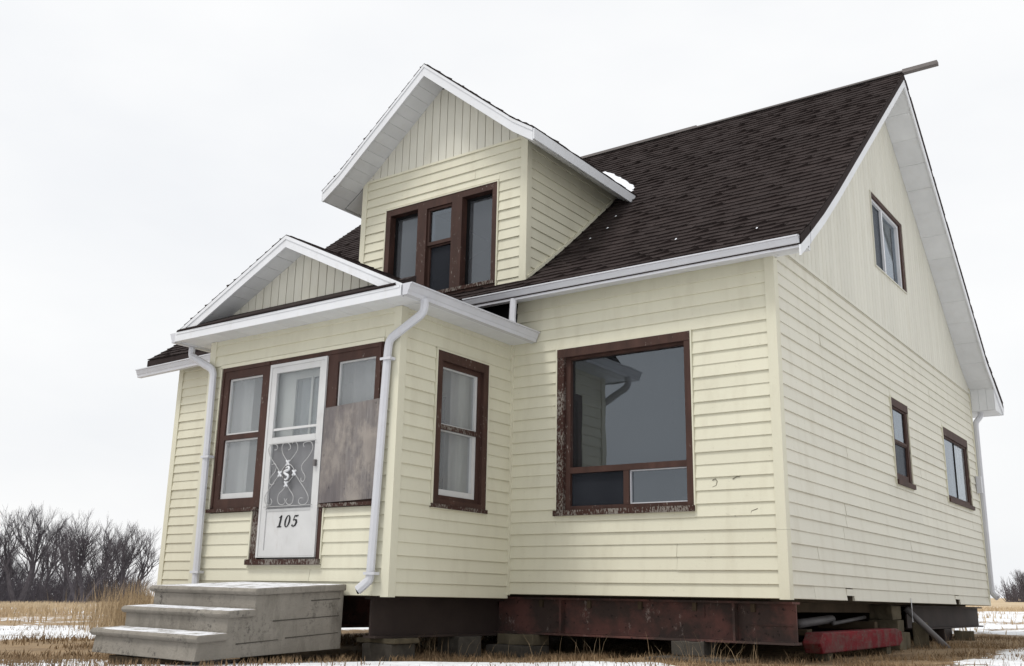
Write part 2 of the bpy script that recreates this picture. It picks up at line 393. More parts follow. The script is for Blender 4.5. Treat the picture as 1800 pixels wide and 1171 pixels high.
# window / door openings (u0, u1, z0, z1)
o_main = (-2.496, -.892, .827, 2.632); o_ps = (-1.345, -.466, .833, 2.4415)
o_pf = [(-5.815, -3.345, .828, 2.448), (-5.10, -4.045, .27, 2.448)]
o_d = (-5.172, -3.362, 3.50, 4.847)
o_s = (3.826, 4.591, 1.436, 2.523); o_t = (6.507, 8.088, 1.452, 2.5425); o_g = (3.6234, 5.0994, 4.2243, 5.251)
# --- walls
wf = slab('front_wall', F, XP1, -.01, 0, ZW, [o_main], -.12, -.007, 'sheath', H)
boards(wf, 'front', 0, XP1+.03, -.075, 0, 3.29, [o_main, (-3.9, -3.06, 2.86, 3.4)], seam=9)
MB().box(F, -3.62, -3.065, -.006, .004, 2.95, 3.262).build('black_infill', 'flatblack', wf)  # near-black panel filling the dark gap between main eave and porch roof
wl = slab('front_wall', F, -W, XP0, 0, ZW, [], -.12, -.007, 'sheath', H)
boards(wl, 'front', 0, -W+.07, XP0, 0, 3.27, [], seam=9)
slab('inner_wall', F, XP0, XP1, .2, 3.2, [(-4.95, -4.1, .2, 2.3)], -.12, -.007, 'innerpale', H)
zj = 3.417
ws = slab('side_wall', SR, .01, D-.01, 0, zj, [o_s, o_t, (1.62, 1.86, 0, .06), (6.35, 6.66, 0, .08)], -.12, -.007, 'sheath', H)
boards(ws, 'side', 0, .075, D-.05, 0, zj-.01, [o_s, o_t, (1.62, 1.86, -.1, .12), (6.40, 6.68, -.1, .12)], k0=1, lap=LAPF)
for (a, b, zt) in ((1.62, 1.86, .055), (6.40, 6.68, .075)):        # lowest course is notched, not missing
    m = MB(); m.box(SR, a, b, -.004, .016, zt, EX-.004); m.build('siding_board', 'vinylfaded', ws)
RF = [(-.30, 3.33), (0, 3.545), (.45, 3.885), (.97, 4.31), (1.95, 5.145), (4.36, 7.20)]
RBk = [(4.36, 7.20), (8.25, 3.94), (9.34, 3.33)]
def rz(y):
    P_ = RF if y <= 4.36 else RBk
    for (y0, z0), (y1, z1) in zip(P_, P_[1:]):
        if y <= y1: return z0+(z1-z0)*(y-y0)/(y1-y0)
    return P_[-1][1]
gp = [(0.01, zj)]+[(y, rz(y)-.12) for y in (.01, .45, .97, 1.95, 4.36, 8.25, 8.70)]+[(8.71, zj)]
# gable: sheathing strips between the window and the rake
wg = empty('gable_wall', (0, 4.36, zj), H); 
m = MB()
yy = [.02+i*.12 for i in range(73)]
for a, b in zip(yy, yy[1:]):
    iv = cut([(zj, None)], 0, 0) if 0 else [(zj, min(rz(a), rz(b))-.12)]
    if o_g[0]-.02 < (a+b)/2 < o_g[1]+.02: iv = cut(iv, o_g[2], o_g[3])
    for c_, d_ in iv:
        if d_ > c_: m.box(SR, a, b, -.1, -.006, c_, d_)
m.build('sheathing', 'vinyl2', wg)
vboards(wg, SR, .02, D-.02, zj+.01, lambda y: rz(y)-.155, [o_g], 'vinyl2')
MB().box(SR, .02, D-.02, .001, .024, zj-.012, zj+.022).build('transition_trim', 'vinyl2', wg)
# far walls, closed in (out of the photograph)
MB().box(XYZ, -W, -W+.12, .12, D, 0, 3.4).build('end_wall', 'vinyl', H)
MB().prism([(0.02, 3.405)]+[(y, rz(y)-.13) for y in (.02, .45, .97, 1.95, 4.36, 8.25, 8.7)]+[(8.7, 3.405)], -W, -W+.1, RX).build('end_gable', 'vinyl2', H)
MB().box(XYZ, -W+.12, -.12, D-.12, D, 0, 3.5).build('back_wall', 'vinyl', H)
# floors and inner partitions
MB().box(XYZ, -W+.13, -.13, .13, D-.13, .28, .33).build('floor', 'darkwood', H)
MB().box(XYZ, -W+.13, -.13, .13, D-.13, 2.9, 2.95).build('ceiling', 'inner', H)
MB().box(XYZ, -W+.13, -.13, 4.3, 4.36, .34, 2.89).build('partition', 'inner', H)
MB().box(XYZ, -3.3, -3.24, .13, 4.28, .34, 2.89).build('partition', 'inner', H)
MB().box(XYZ, -W+.3, -.3, .25, D-.25, -.02, .02).build('floor_underside', 'darkwood', H)
for i in range(15):
    MB().box(XYZ, -.45-i*.6, -.41-i*.6, .2, D-.2, -.12, -.021).build('floor_joist', 'darkwood', H)
# porch walls
pz = -.048
wp = slab('porch_front_wall', FP, XP0+.01, XP1-.01, pz, 2.78, o_pf, -.1, -.007, 'sheath', H)
boards(wp, 'front', PY, XP0+.07, XP1-.07, pz, 2.775, [(-5.835, -3.325, .79, 2.47), (-5.12, -4.025, .235, 2.47)], seam=9)
wq = slab('porch_side_wall', SP, PY+.02, -.01, pz, 2.78, [o_ps], -.1, -.007, 'sheath', H)
boards(wq, 'side', XP1, PY+.07, -.02, pz, 2.775, [(o_ps[0]-.02, o_ps[1]+.02, o_ps[2]-.02, o_ps[3]+.02)], seam=9)
MB().box(XYZ, XP0, XP0+.1, PY+.01, -.01, pz, 2.78).build('porch_side_wall', 'vinyl', H)
MB().box(XYZ, XP0+.11, XP1-.11, PY+.11, -.02, .2, .25).build('porch_floor', 'darkwood', H)
MB().box(XYZ, XP0+.11, XP1-.11, PY+.11, -.02, 2.6, 2.64).build('porch_ceiling', 'innerpale', H)
# dormer walls
zdj = 5.335
wd_ = slab('dormer_front_wall', FD, DX0+.01, DX1-.01, 3.35, zdj, [o_d], -.1, -.007, 'sheath', H)
boards(wd_, 'front', -.03, DX0+.06, DX1-.075, 3.45, zdj-.01, [(o_d[0]-.02, o_d[1]+.02, 3.4, o_d[3]+.02)], seam=9)
RD = [(1.70, 5.19), (1.42, 5.375), (0, 6.535)]        # distance from the ridge line, height
def rdz(x):
    d = abs(x-DC)
    for (d0, z0), (d1, z1) in zip(RD, RD[1:]):
        if d1 <= d: return z0+(z1-z0)*(d-d0)/(d1-d0)
    return RD[-1][1]
xsd = [DX0+.02+i*(DX1-DX0-.04)/20 for i in range(21)]
m = MB()
for a, b in zip(xsd, xsd[1:]):
    if min(rdz(a), rdz(b))-.12 > zdj: m.box(FD, a, b, -.1, -.006, zdj, min(rdz(a), rdz(b))-.12)
dg = m.build('dormer_gable', 'vinyl2', H)
vboards(dg, FD, DX0+.02, DX1-.02, zdj+.008, lambda x: rdz(x)-.13, [], 'vinyl2')
MB().box(FD, DX0+.03, DX1-.03, .001, .022, zdj-.012, zdj+.018).build('transition_trim', 'vinyl', dg)
def dspan(z):
    y = 0
    while y < 2.6 and rz(y+.02) < z: y += .02
    return (.045, y+.06)
wds = empty('dormer_side_wall', (DX1, 1, 3.6), H)
MB().prism([(-.02, 3.4), (2.6, 5.2), (2.6, 5.32), (-.02, 5.32)], DX1-.1, DX1-.007, RX).build('sheathing', 'sheath', wds)
boards(wds, 'side', DX1, 0, 2.4, 3.45, 5.31, [], span=dspan, seam=9, k0=1)
MB().prism([(-.02, 3.4), (2.6, 5.2), (2.6, 5.32), (-.02, 5.32)], DX0, DX0+.1, RX).build('dormer_side_wall', 'vinyl', H)
m = MB(); pts = [(DX1+.028, y, rz(y)+.035) for y in (-.02, .3, .7, 1.1, 1.5, 1.95)]
m.tube(pts, .022, 4, rot=math.pi/4); m.build('roof_flashing', 'vinyl', H)
# corner trims: an L of two faces
def corner(x, y, z0, z1, name='corner_trim', wd=.075, sx=1, out_=.024):
    m = MB(); t = .02
    m.prism([(x+sx*out_, y-out_), (x-sx*wd, y-out_), (x-sx*wd, y-out_+t), (x+sx*(out_-t), y-out_+t), (x+sx*(out_-t), y+wd), (x+sx*out_, y+wd)], z0, z1, lambda a, b, z: (b, z, a))
    return m.build(name, 'vinyl', H)
corner(0, 0, .62, 3.268); corner(.001, -.001, -.004, .618)
corner(-W, 0, 0, 3.25, sx=-1); corner(XP1, PY, pz-.004, 2.768); corner(XP0, PY, pz, 2.768, sx=-1)
corner(DX1, -.03, 3.50, 5.33); corner(DX0, -.03, 3.45, 5.33, sx=-1, wd=.06)
MB().box(XYZ, XP1+.002, XP1+.035, -.035, -.002, -.006, 2.768).build('inside_corner_trim', 'vinyl', H)
MB().box(XYZ, 0.001, .022, D-.05, D+.02, 0, 3.5).build('corner_trim', 'vinyl', H)

# --- roofs
def offs(prof, dz): return [(b, z+dz) for b, z in prof]
def band(prof, top, bot): return offs(prof, top)+offs(prof, bot)[::-1]
TABW, EXP = .27, .132
def tab_mesh(v):
    m = MB(); r = random.Random(v); ln = EXP+.03; lf = [r.uniform(.008, .018) for _ in range(3)]
    if v % 3 == 0: lf[r.choice((0, 2))] += r.uniform(.010, .022)
    sg = r.uniform(-.006, .006); wdt = TABW-.006; vs = []
    for i in range(3):
        x = wdt*i/2; y0 = (-.006 if i == 1 else 0)+sg*(i-1)
        vs += [(x, y0, .0), (x, y0, lf[i]+.002), (x, y0+.05, .006), (x, ln, .001), (x, ln, -.004)]
    fs = []
    for i in range(2):
        a, b = i*5, i*5+5
        fs += [(a, b, b+1, a+1), (a+1, b+1, b+2, a+2), (a+2, b+2, b+3, a+3), (a+3, b+3, b+4, a+4)]
    fs += [(0, 1, 2, 3, 4), (14, 13, 12, 11, 10)]
    m.add(vs, fs); q = m.mesh('shingle'); q.materials.append(M['shingle']); return q, m
TABS = [tab_mesh(i) for i in range(9)]
def along(prof):
    s = 0; o = []
    for (b0, z0), (b1, z1) in zip(prof, prof[1:]):
        l = math.hypot(b1-b0, z1-z0); o.append((s, l, b0, z0, (b1-b0)/l, (z1-z0)/l)); s += l
    return o, s
def tabs(prof, a0, a1, P, keep=lambda a, b, z: True, seed=1, zs=1.):
    segs, tot = along(prof); r = random.Random(seed); res = []
    k = 0
    while k*EXP < tot-.05:
        s = k*EXP
        for (s0, l, b0, z0, tb, tz) in segs:
            if s0 <= s <= s0+l+1e-6: break
        b, z = b0+tb*(s-s0), z0+tz*(s-s0)
        ys_ = min(1., (tot-s)/(EXP+.03)); a = a0-(TABW*(.5 if k % 2 else 0))-r.uniform(0, .03)
        while a < a1-.02:
            lo, hi = max(a, a0), min(a+TABW, a1)
            if hi-lo > .03 and keep((lo+hi)/2, b, z):
                o = Vector(P(lo, b, z)); X = Vector(P(hi, b, z))-o; Y = Vector(P(lo, b+tb, z+tz))-o
                Zn = X.cross(Y).normalized()
                if Zn.z < 0:                                     # keep the frame right-handed with the normal up
                    o = Vector(P(hi, b, z)); X = -X; Zn = -Zn
                X = X/TABW
                mw = Matrix((X, Y*ys_, Zn*zs)).transposed().to_4x4(); mw.translation = o+Zn*(.004+r.uniform(0, .002))+Y*r.uniform(-.004, .004)
                res.append((mw, r.randrange(9)))
            a += TABW
        k += 1
    return res
def field(res, parent, name='shingle_field'):
    m = MB()
    for mw, v in res:
        t = TABS[v][1]; m.add([mw @ Vector(p) for p in t.v], t.f)
    o = m.build(name, 'shingle', parent); o['kind'] = 'stuff'; return o
X0R, X1R = -9.70, .405
deck = MB()
RFu = offs(RF, -.006)
deck.prism(band(RFu, 0, -.09), X0R, DX0, RX); deck.prism(band(RFu, 0, -.09), DX1, X1R, RX)
deck.prism(band(RFu[:2], 0, -.09), DX0, DX1, RX); deck.prism(band([(2.6, rz(2.6)-.006), RFu[-1]], 0, -.09), DX0, DX1, RX)
deck.prism(band(RBk, -.006, -.09), X0R, X1R, RX)
mr = deck.build('main_roof', 'shingle', H)
def keepmain(x, y, z):
    if DX0 < x < DX1 and y > -.03 and z < rdz(x): return False
    if y > .05 and z < rdz(x)-.15 and abs(x-DC) < 1.68 and DX0-.2 < x < DX1+.2: return not (DX0 < x < DX1)
    return True
allt = tabs(RF, X0R, X1R+.005, RX, keepmain, 3)
def rank(t):
    p = t[0].translation; v = (p-CAM); 
    vis = 0 if p.x > -3.1 and p.y > -.35 else 100
    return v.length+vis+abs(p.z-4.6)*.2
allt.sort(key=rank)
for mw, v in allt[:300]: obj('shingle', TABS[v][0], None, mr, mw=mw)
field(allt[300:], mr)
field(tabs([(9.36, 3.32), (8.25, 3.94), (4.36, 7.20)], X0R, X1R+.003, RX, seed=5, zs=.5), mr)
# ridge boards
MB().box(XYZ, -9.6, .395, 4.31, 4.41, 7.205, 7.228).build('ridge_board', 'greywood', mr)
MB().box(XYZ, .397, .86, 4.32, 4.41, 7.195, 7.248).build('ridge_board', 'greywood', mr)
MB().box(XYZ, -5.2, -2.75, 4.32, 4.40, 7.230, 7.252).build('ridge_board', 'greywood', mr)
# rake trim, right gable end
m = MB(); m.prism(band(RF, -.03, -.205), .382, .402, RX); fr_ = m.build('rake_fascia', 'white', H)
m = MB(); m.prism(band(RBk, -.03, -.205), .382, .402, RX); m.build('rake_fascia', 'white', H)
m = MB(); m.prism(band(RF, -.03, -.2), X0R+.003, X0R+.02, RX); m.build('rake_fascia', 'white', H)
m = MB(); m.prism([(-.02, rz(-.02)-.032), (.0, rz(0)-.032), (.0, rz(0)-.208), (-.02, rz(-.02)-.208)], .402, .405, RX); m.build('fascia_joint', 'gutter', fr_)
def soffit_run(prof, dz, a0, a1, P, step, parent, th=.012):
    segs, tot = along(prof); n = max(1, round(tot/step)); 
    def at(s):
        for (s0, l, b0, z0, tb, tz) in segs:
            if s <= s0+l+1e-6: return (b0+tb*(s-s0), z0+tz*(s-s0)+dz)
    for i in range(n):
        p, q = at(tot*i/n+.003), at(tot*(i+1)/n-.003)
        m = MB(); jz = random.uniform(-.002, .002)
        m.prism([(p[0], p[1]+jz), (q[0], q[1]+jz), (q[0], q[1]+th), (p[0], p[1]+th)], a0, a1, P); m.build('soffit_panel', 'soffit', parent)
sr = empty('rake_soffit', (.2, 4.36, 5), H)
soffit_run([(y, z) for y, z in RF[1:]], -.185, .014, .38, RX, .42, sr)
soffit_run([RBk[0], RBk[1], (8.9, rz(8.9))], -.185, .014, .38, RX, .42, sr)
m = MB(); m.prism(offs(RF, -.1)+offs(RF[1:], -.17)[::-1]+[(-.2, 3.27)], .10, .378, RX); m.build('soffit_backing', 'sheath', sr)
se = empty('eave_soffit', (-1.6, -.1, 3.27), H)
for i in range(11):
    a = -3.1+i*.317; MB().box(XYZ, a+.002, a+.315, -.205, -.001, 3.268, 3.28).build('soffit_panel', 'soffit', se)
MB().box(XYZ, .014, .38, -.001, .03, 3.268, 3.40).build('soffit_return', 'soffit', se)
for i in range(11):
    a = -9.68+i*.33; MB().box(XYZ, a+.002, a+.328, -.205, -.001, 3.218, 3.23).build('soffit_panel', 'soffit', se)
MB().box(XYZ, -3.64, .40, -.225, -.206, 3.215, 3.36).build('eave_fascia', 'white', H)
MB().box(XYZ, -9.69, -6.1, -.225, -.206, 3.165, 3.335).build('eave_fascia', 'white', H)
# back eave, boxed in
sb = empty('back_eave', (0, 9, 3.3), H)
for i in range(3):
    a = .024+i*.119; MB().box(XYZ, a, a+.116, 8.745, 8.757, 3.125, 3.60).build('soffit_panel', 'soffit', sb)
MB().box(XYZ, -9.6, .379, 8.76, 9.31, 3.118, 3.13).build('eave_floor', 'soffit', sb)
MB().box(XYZ, -9.6, .40, 9.312, 9.33, 3.115, 3.30).build('eave_fascia', 'white', sb)
MB().prism([(8.745, 3.118), (9.31, 3.118), (9.31, 3.17), (8.745, rz(8.745)-.2)], .380, .3815, RX).build('eave_return', 'soffit', sb)
def gutter(name, a0, a1, b_back, sgn, z1, P, dz=0., parent=H, depth=.112, hgt=.115):
    o = [(0, z1), (0, z1-hgt), (.066, z1-hgt), (.070, z1-hgt+.034), (.080, z1-hgt+.046), (.094, z1-.034), (.097, z1-.016), (depth, z1-.013), (depth, z1)]
    i = [(depth-.01, z1), (depth-.014, z1-.01), (.074, z1-hgt+.046), (.064, z1-hgt+.036), (.06, z1-hgt+.006), (.006, z1-hgt+.006), (.006, z1)]
    n = len(o)+len(i); m = MB(); poly = [(b_back+sgn*b, z) for b, z in o+i]
    v = [P(a0, b, z+dz) for b, z in poly]+[P(a1, b, z) for b, z in poly]
    m.add(v, [(j, n+j, n+(j+1) % n, (j+1) % n) for j in range(n)])
    cap = [(b_back+sgn*b, z) for b, z in o]
    for a, d_ in ((a0, dz), (a1, 0)):
        k_ = .004 if a == a0 else -.004
        m.prism([(b, z+d_) for b, z in cap], a, a+k_, P)
    return m.build(name, 'gutter', parent)
gutter('eave_gutter', -3.63, .392, -.226, -1, 3.325, RX)
gutter('eave_gutter', -9.93, -6.2, -.226, -1, 3.285, RX, -.075)
gutter('eave_gutter', -9.7, .40, 9.331, 1, 3.30, RX)
# small gabled roofs with the ridge along y
def gable_roof(kind, cx, prof, yf, yw, yb, fz, step, seed):
    out_ = {}
    full = [(cx+d, z) for d, z in prof]; left = [(cx-d, z) for d, z in prof]
    m = MB()
    for p in (full, left): m.prism(band(p, -.006, -.07), yf+.004, yb, RY)
    r = m.build(kind+'_roof', 'shingle', H)
    sg = [(prof[0][0]+.015, prof[0][1]-.01)]+list(prof[1:])
    t = tabs([(cx+d, z) for d, z in sg], yf-.011, yb, RY, seed=seed, zs=.8)+tabs([(cx-d, z) for d, z in sg], yf-.011, yb, RY, seed=seed+1, zs=.8)
    if kind == 'porch': t = [q for q in t if not (q[0].translation.y > .02 and q[0].translation.z < rz(q[0].translation.y)-.02)]
    field(t, r)
    for p in (full, left):
        MB().prism(band(p, -.008, -fz), yf, yf+.02, RY).build(kind+'_rake_fascia', 'white', H)
        m = MB(); m.prism(band(p, -.004, -.045), yf-.009, yf-.001, RY); m.build(kind+'_drip_edge', 'white', H)
    sf = empty(kind+'_soffit', (cx, yf, prof[0][1]), H)
    for p in (full, left): soffit_run(p, -fz+.02, yf+.022, yw-.012, RY, step, sf)
    return r, sf
rd, dsf = gable_roof('dormer', DC, RD, -.445, -.03, 3.62, .165, .16, 11)
for sx in (1, -1):
    x_ = DC+sx*1.712
    MB().box(XYZ, x_-.009, x_+.009, -.4445, 2.2, 5.045, 5.176).build('dormer_eave_fascia', 'white', H)
    for i in range(9):
        a = -.028+i*.25
        m = MB(); m.prism([(DC+sx*d_, rdz(DC+sx*d_)-.145) for d_ in (1.335, 1.42, 1.672)]+[(DC+sx*d_, rdz(DC+sx*d_)-.135) for d_ in (1.672, 1.42, 1.335)], a, a+.247, RY); m.build('soffit_panel', 'soffit', dsf)
PCX = -4.60
RP = [(1.735, 2.885), (0, 3.725)]
rp_, psf = gable_roof('porch', PCX, RP, -2.2, PY, .34, .135, .2, 21)
m = MB(); xg = [XP0+.05+i*(XP1-XP0-.1)/24 for i in range(25)]
def rpz(x): return 3.725-abs(x-PCX)*.84/1.735
for a, b in zip(xg, xg[1:]):
    if min(rpz(a), rpz(b))-.1 > 2.95: m.box(FP, a, b, -.06, -.006, 2.9, min(rpz(a), rpz(b))-.1)
pg = m.build('porch_gable', 'vinyl2', H)
vboards(pg, FP, XP0+.05, XP1-.05, 2.97, lambda x: rpz(x)-.105, [], 'vinyl2')
MB().box(XYZ, -6.345, -2.862, -2.2285, -2.2015, 2.757, 2.862).build('porch_fascia', 'white', H)
MB().box(XYZ, -6.33, -2.88, -2.2345, -2.2290, 2.838, 2.864).build('porch_drip_edge', 'white', H)
m = MB(); m.prism([(-2.238, 2.866), (-2.238, 2.877), (-1.915, 3.06), (-1.915, 2.866)], -6.30, -2.95, RX); sk = m.build('skirt_roof', 'shingle', H)
for i in range(12):
    a = -6.30+i*.279; q_ = random.uniform(0, .006)
    m = MB(); m.prism([(-2.244-q_, 2.874), (-2.244-q_, 2.884), (-2.06, 2.99), (-2.06, 2.983)], a, a+.276, RX); m.build('shingle', 'shingle', sk)
for i in range(11):
    a = -6.33+i*.316; MB().box(XYZ, a+.002, a+.313, -2.176, PY-.002, 2.77, 2.78).build('soffit_panel', 'soffit', psf)
for i in range(6):
    a = PY+.004+i*.3155; MB().box(XYZ, XP1+.002, -2.86, a, a+.311, 2.768, 2.778).build('soffit_panel', 'soffit', psf)
    MB().box(XYZ, -6.33, XP0-.002, a, a+.311, 2.768, 2.778).build('soffit_panel', 'soffit', psf)
for x_ in (-2.862, -6.345): MB().box(XYZ, x_, x_+.017, -2.177, -.01, 2.757, 2.87).build('porch_eave_fascia', 'white', H)
gutter('porch_gutter', -2.225, -.03, -2.844, 1, 2.872, RY, depth=.118); gutter('porch_gutter', -2.22, -.25, -6.346, -1, 2.865, RY)

# --- downspouts
def roundp(pts, r=.05):
    pts = [Vector(p) for p in pts]; o = [pts[0]]
    for a, b, c in zip(pts, pts[1:], pts[2:]):
        d0 = (a-b); d1 = (c-b); q = min(r, d0.length*.45, d1.length*.45)
        p0, p1 = b+d0.normalized()*q, b+d1.normalized()*q
        for i in range(5):
            t = i/4; o.append(p0*(1-t)**2+b*2*t*(1-t)+p1*t*t)
    return o+[pts[-1]]
def downspout(pts, straps, ref=Vector((0, 1, 0)), rad=.046, label=None, sx=1):
    m = MB(); m.tube(roundp(pts, .09), rad, 8, ref, .78, math.pi/8); o = m.build('downspout', 'gutter', H)
    bm = bmesh.new(); bm.from_mesh(o.data)
    bm.free()
    for x, y, z in straps:
        MB().box(XYZ, x-.05, x+.05, y-.044, y-.038, z-.013, z+.013).build('strap', 'gutter', o)
        MB().box(XYZ, x+sx*.05, x+sx*.085, y-.044, y+.035, z-.013, z+.013).build('strap', 'gutter', o)
    return o
downspout([(-2.79, -1.96, 2.77), (-2.79, -1.96, 2.64), (-3.21, -1.978, 2.42), (-3.225, -1.978, 2.3), (-3.30, -1.978, .16), (-3.305, -1.98, .10), (-3.40, -2.03, .005)],
          [(-3.235, -1.978, 2.22), (-3.30, -1.978, .16)])
m = MB(); m.tube([(-3.398, -2.03, .006), (-3.408, -2.036, .001)], .036, 8, Vector((0, 1, 0)), .7, math.pi/8); m.build('downspout_mouth', 'flatblack', H)
downspout([(-6.40, -1.94, 2.76), (-6.40, -1.94, 2.65), (-5.95, -1.978, 2.44), (-5.91, -1.978, 2.38), (-5.87, -1.978, .02)], [(-5.885, -1.978, 1.42), (-5.873, -1.978, .17)])
downspout([(.12, 8.9, 3.16), (.12, 8.9, 3.06), (.055, 8.78, 2.94), (.05, 8.78, 2.85), (.04, 8.78, .27), (.05, 8.78, .2), (.13, 8.72, .12)], [])
m = MB(); m.tube([(-2.935, -.27, 3.23), (-2.925, -.30, 3.0), (-2.90, -.32, 2.86)], .042, 8, Vector((0, 1, 0)), .8, math.pi/8); m.build('downspout', 'gutter', H)
MB().box(XYZ, .025, .1, 8.50, 8.58, 1.75, 2.02).build('utility_box', 'gutter', H)
m = MB(); m.tube([(.026, 4.02, .06), (.03, 4.02, -.05), (.028, 4.02, -.22)], .006, 5); m.build('cable', 'white', H)

# --- windows
def ring(m, P, u0, u1, z0, z1, l, r, b, t, w0, w1):
    m.box(P, u0, u0+l, w0, w1, z0, z1); m.box(P, u1-r, u1, w0, w1, z0, z1)
    m.box(P, u0+l, u1-r, w0, w1, z0, z0+b); m.box(P, u0+l, u1-r, w0, w1, z1-t, z1); return m
def jchan(P, u0, u1, z0, z1, parent, wd=.016, w1=.03, mat='vinyl'):
    ring(MB(), P, u0-wd, u1+wd, z0-wd, z1+wd, wd, wd, wd, wd, -.004, w1).build('trim_channel', mat, parent)
def pane(P, u0, u1, z0, z1, w, parent, mat='glass', name='pane'):
    MB().box(P, u0, u1, w-.004, w, z0, z1).build(name, mat, parent)
def curtain(P, u0, u1, z0, z1, w, parent, mat='curtain', amp=.02, name='curtain'):
    m = MB(); n = max(8, int((u1-u0)/.03)); v = []; f = []
    for i in range(n+1):
        u = u0+(u1-u0)*i/n; ww = w+amp*math.sin(i*1.3+math.sin(i*.7))
        v += [P(u, ww, z0), P(u, ww, z1)]
    f = [(2*i, 2*i+2, 2*i+3, 2*i+1) for i in range(n)]
    m.add(v, f).build(name, mat, parent, smooth=True)
# picture window
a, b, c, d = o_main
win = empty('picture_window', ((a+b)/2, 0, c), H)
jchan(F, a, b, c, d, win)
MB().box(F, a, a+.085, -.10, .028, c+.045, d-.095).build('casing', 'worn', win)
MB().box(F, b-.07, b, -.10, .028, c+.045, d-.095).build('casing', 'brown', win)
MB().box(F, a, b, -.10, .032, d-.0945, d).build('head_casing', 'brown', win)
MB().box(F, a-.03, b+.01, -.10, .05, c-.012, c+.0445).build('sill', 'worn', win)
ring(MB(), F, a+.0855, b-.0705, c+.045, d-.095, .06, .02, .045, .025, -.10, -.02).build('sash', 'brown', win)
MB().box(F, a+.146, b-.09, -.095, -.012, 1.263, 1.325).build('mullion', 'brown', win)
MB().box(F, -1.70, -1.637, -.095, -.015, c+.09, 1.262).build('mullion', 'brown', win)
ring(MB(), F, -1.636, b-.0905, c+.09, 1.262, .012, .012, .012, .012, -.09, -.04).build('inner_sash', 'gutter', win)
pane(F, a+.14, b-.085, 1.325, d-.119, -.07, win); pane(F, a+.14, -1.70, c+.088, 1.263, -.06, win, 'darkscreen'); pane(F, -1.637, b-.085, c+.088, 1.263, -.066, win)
# porch side window
a, b, c, d = o_ps
win = empty('porch_side_window', (XP1, (a+b)/2, c), H)
jchan(SP, a, b, c, d, win)
ring(MB(), SP, a, b, c+.03, d, .085, .085, .05, .10, -.09, .024).build('casing', 'brown', win)
MB().box(SP, a-.02, b+.02, -.09, .04, c-.01, c+.0295).build('sill', 'worn', win)
ring(MB(), SP, a+.0855, b-.0855, c+.081, d-.101, .05, .05, .045, .05, -.08, -.015).build('sash', 'brown', win)
ring(MB(), SP, a+.136, b-.136, c+.127, 1.63, .015, .06, .06, .01, -.085, -.03).build('lower_sash', 'doorwhite', win)
ring(MB(), SP, a+.136, b-.136, 1.685, d-.152, .012, .03, .01, .012, -.085, -.03).build('upper_sash', 'doorwhite', win)
MB().box(SP, a+.136, b-.136, -.08, -.008, 1.632, 1.682).build('meeting_rail', 'worn', win)
pane(SP, a+.14, b-.14, c+.13, 1.63, -.06, win, 'glassdusty'); pane(SP, a+.14, b-.14, 1.685, d-.155, -.055, win, 'glassdusty')
curtain(SP, a+.45, b-.12, c+.1, d-.1, -.16, win, 'innerpale', .012)
# porch front: timber front with two windows and the door opening
pf = empty('porch_window_front', (-4.6, PY, .82), H)
PW = [(-5.69, -5.125, 1.655, 2.295), (-5.69, -5.125, .95, 1.60), (-3.967, -3.437, .95, 2.295), (-4.985, -4.115, .2, 2.375)]
slab('casing', FP, -5.815, -3.345, .83, 2.448, PW, -.06, .012, 'brown', pf)
slab('door_jamb', FP, -5.10, -4.985, .29, .8295, [], -.06, .012, 'worn', pf); slab('door_jamb', FP, -4.115, -4.045, .29, .8295, [], -.06, .012, 'brown', pf)
for (p, q) in ((-5.80, -5.77), (-3.39, -3.36)): MB().box(FP, p, q, .0125, .024, .86, 2.44).build('outer_stop', 'brown', pf)
for (p, q) in ((-5.769, -5.02), (-4.09, -3.391)): MB().box(FP, p, q, .0125, .022, 2.385, 2.44).build('outer_stop', 'brown', pf)
MB().box(FP, -5.84, -5.02, -.02, .05, .805, .84).build('sill', 'worn', pf); MB().box(FP, -4.09, -3.33, -.02, .05, .805, .838).build('sill', 'worn', pf)
MB().box(FP, -5.115, -4.03, -.05, .06, .245, .30).build('door_sill', 'worn', pf)
for (p, q, r, s) in PW[:2]:
    ring(MB(), FP, p, q, r, s, .018, .012, .02 if r > 1 else .06, .018, -.05, -.012).build('sash', 'doorwhite', pf)
    pane(FP, p+.01, q-.01, r+.01, s-.01, -.03, pf, 'glassdusty')
p, q, r, s = PW[2]; ring(MB(), FP, p, q, r, s, .018, .012, .02, .016, -.05, -.012).build('sash', 'doorwhite', pf)
pane(FP, p+.01, q-.01, r+.01, s-.01, -.03, pf, 'glassdusty')
jchan(FP, -5.815, -3.345, 2.4485, 2.4486, pf, .02, .026)
MB().box(FP, -5.833, -5.816, -.004, .026, .80, 2.44).build('trim_channel', 'vinyl', pf)
for (p, q) in ((-5.118, -5.101), (-4.044, -4.027)): MB().box(FP, p, q, -.004, .024, .25, .80).build('trim_channel', 'vinyl', pf)
MB().box(FP, -5.118, -4.027, -.004, .024, .228, .244).build('trim_channel', 'vinyl', pf)
curtain(FP, -5.80, -5.45, .9, 2.35, -.16, pf, 'innerpale', .012); curtain(FP, -4.05, -3.40, .9, 2.35, -.30, pf, 'curtain', .015)
# plywood over the right hand window
m = MB()
m.add([FP(u, w_, z) for w_ in (.026, .039) for u, z in ((-4.10, .845), (-3.335, .865), (-3.325, 1.845), (-4.085, 1.815))], [(0, 1, 2, 3), (7, 6, 5, 4), (0, 4, 5, 1), (1, 5, 6, 2), (2, 6, 7, 3), (3, 7, 4, 0)])
pb = m.build('plywood_panel', 'ply', H); pb['label'] = 'weathered grey plywood sheet nailed over the porch window'
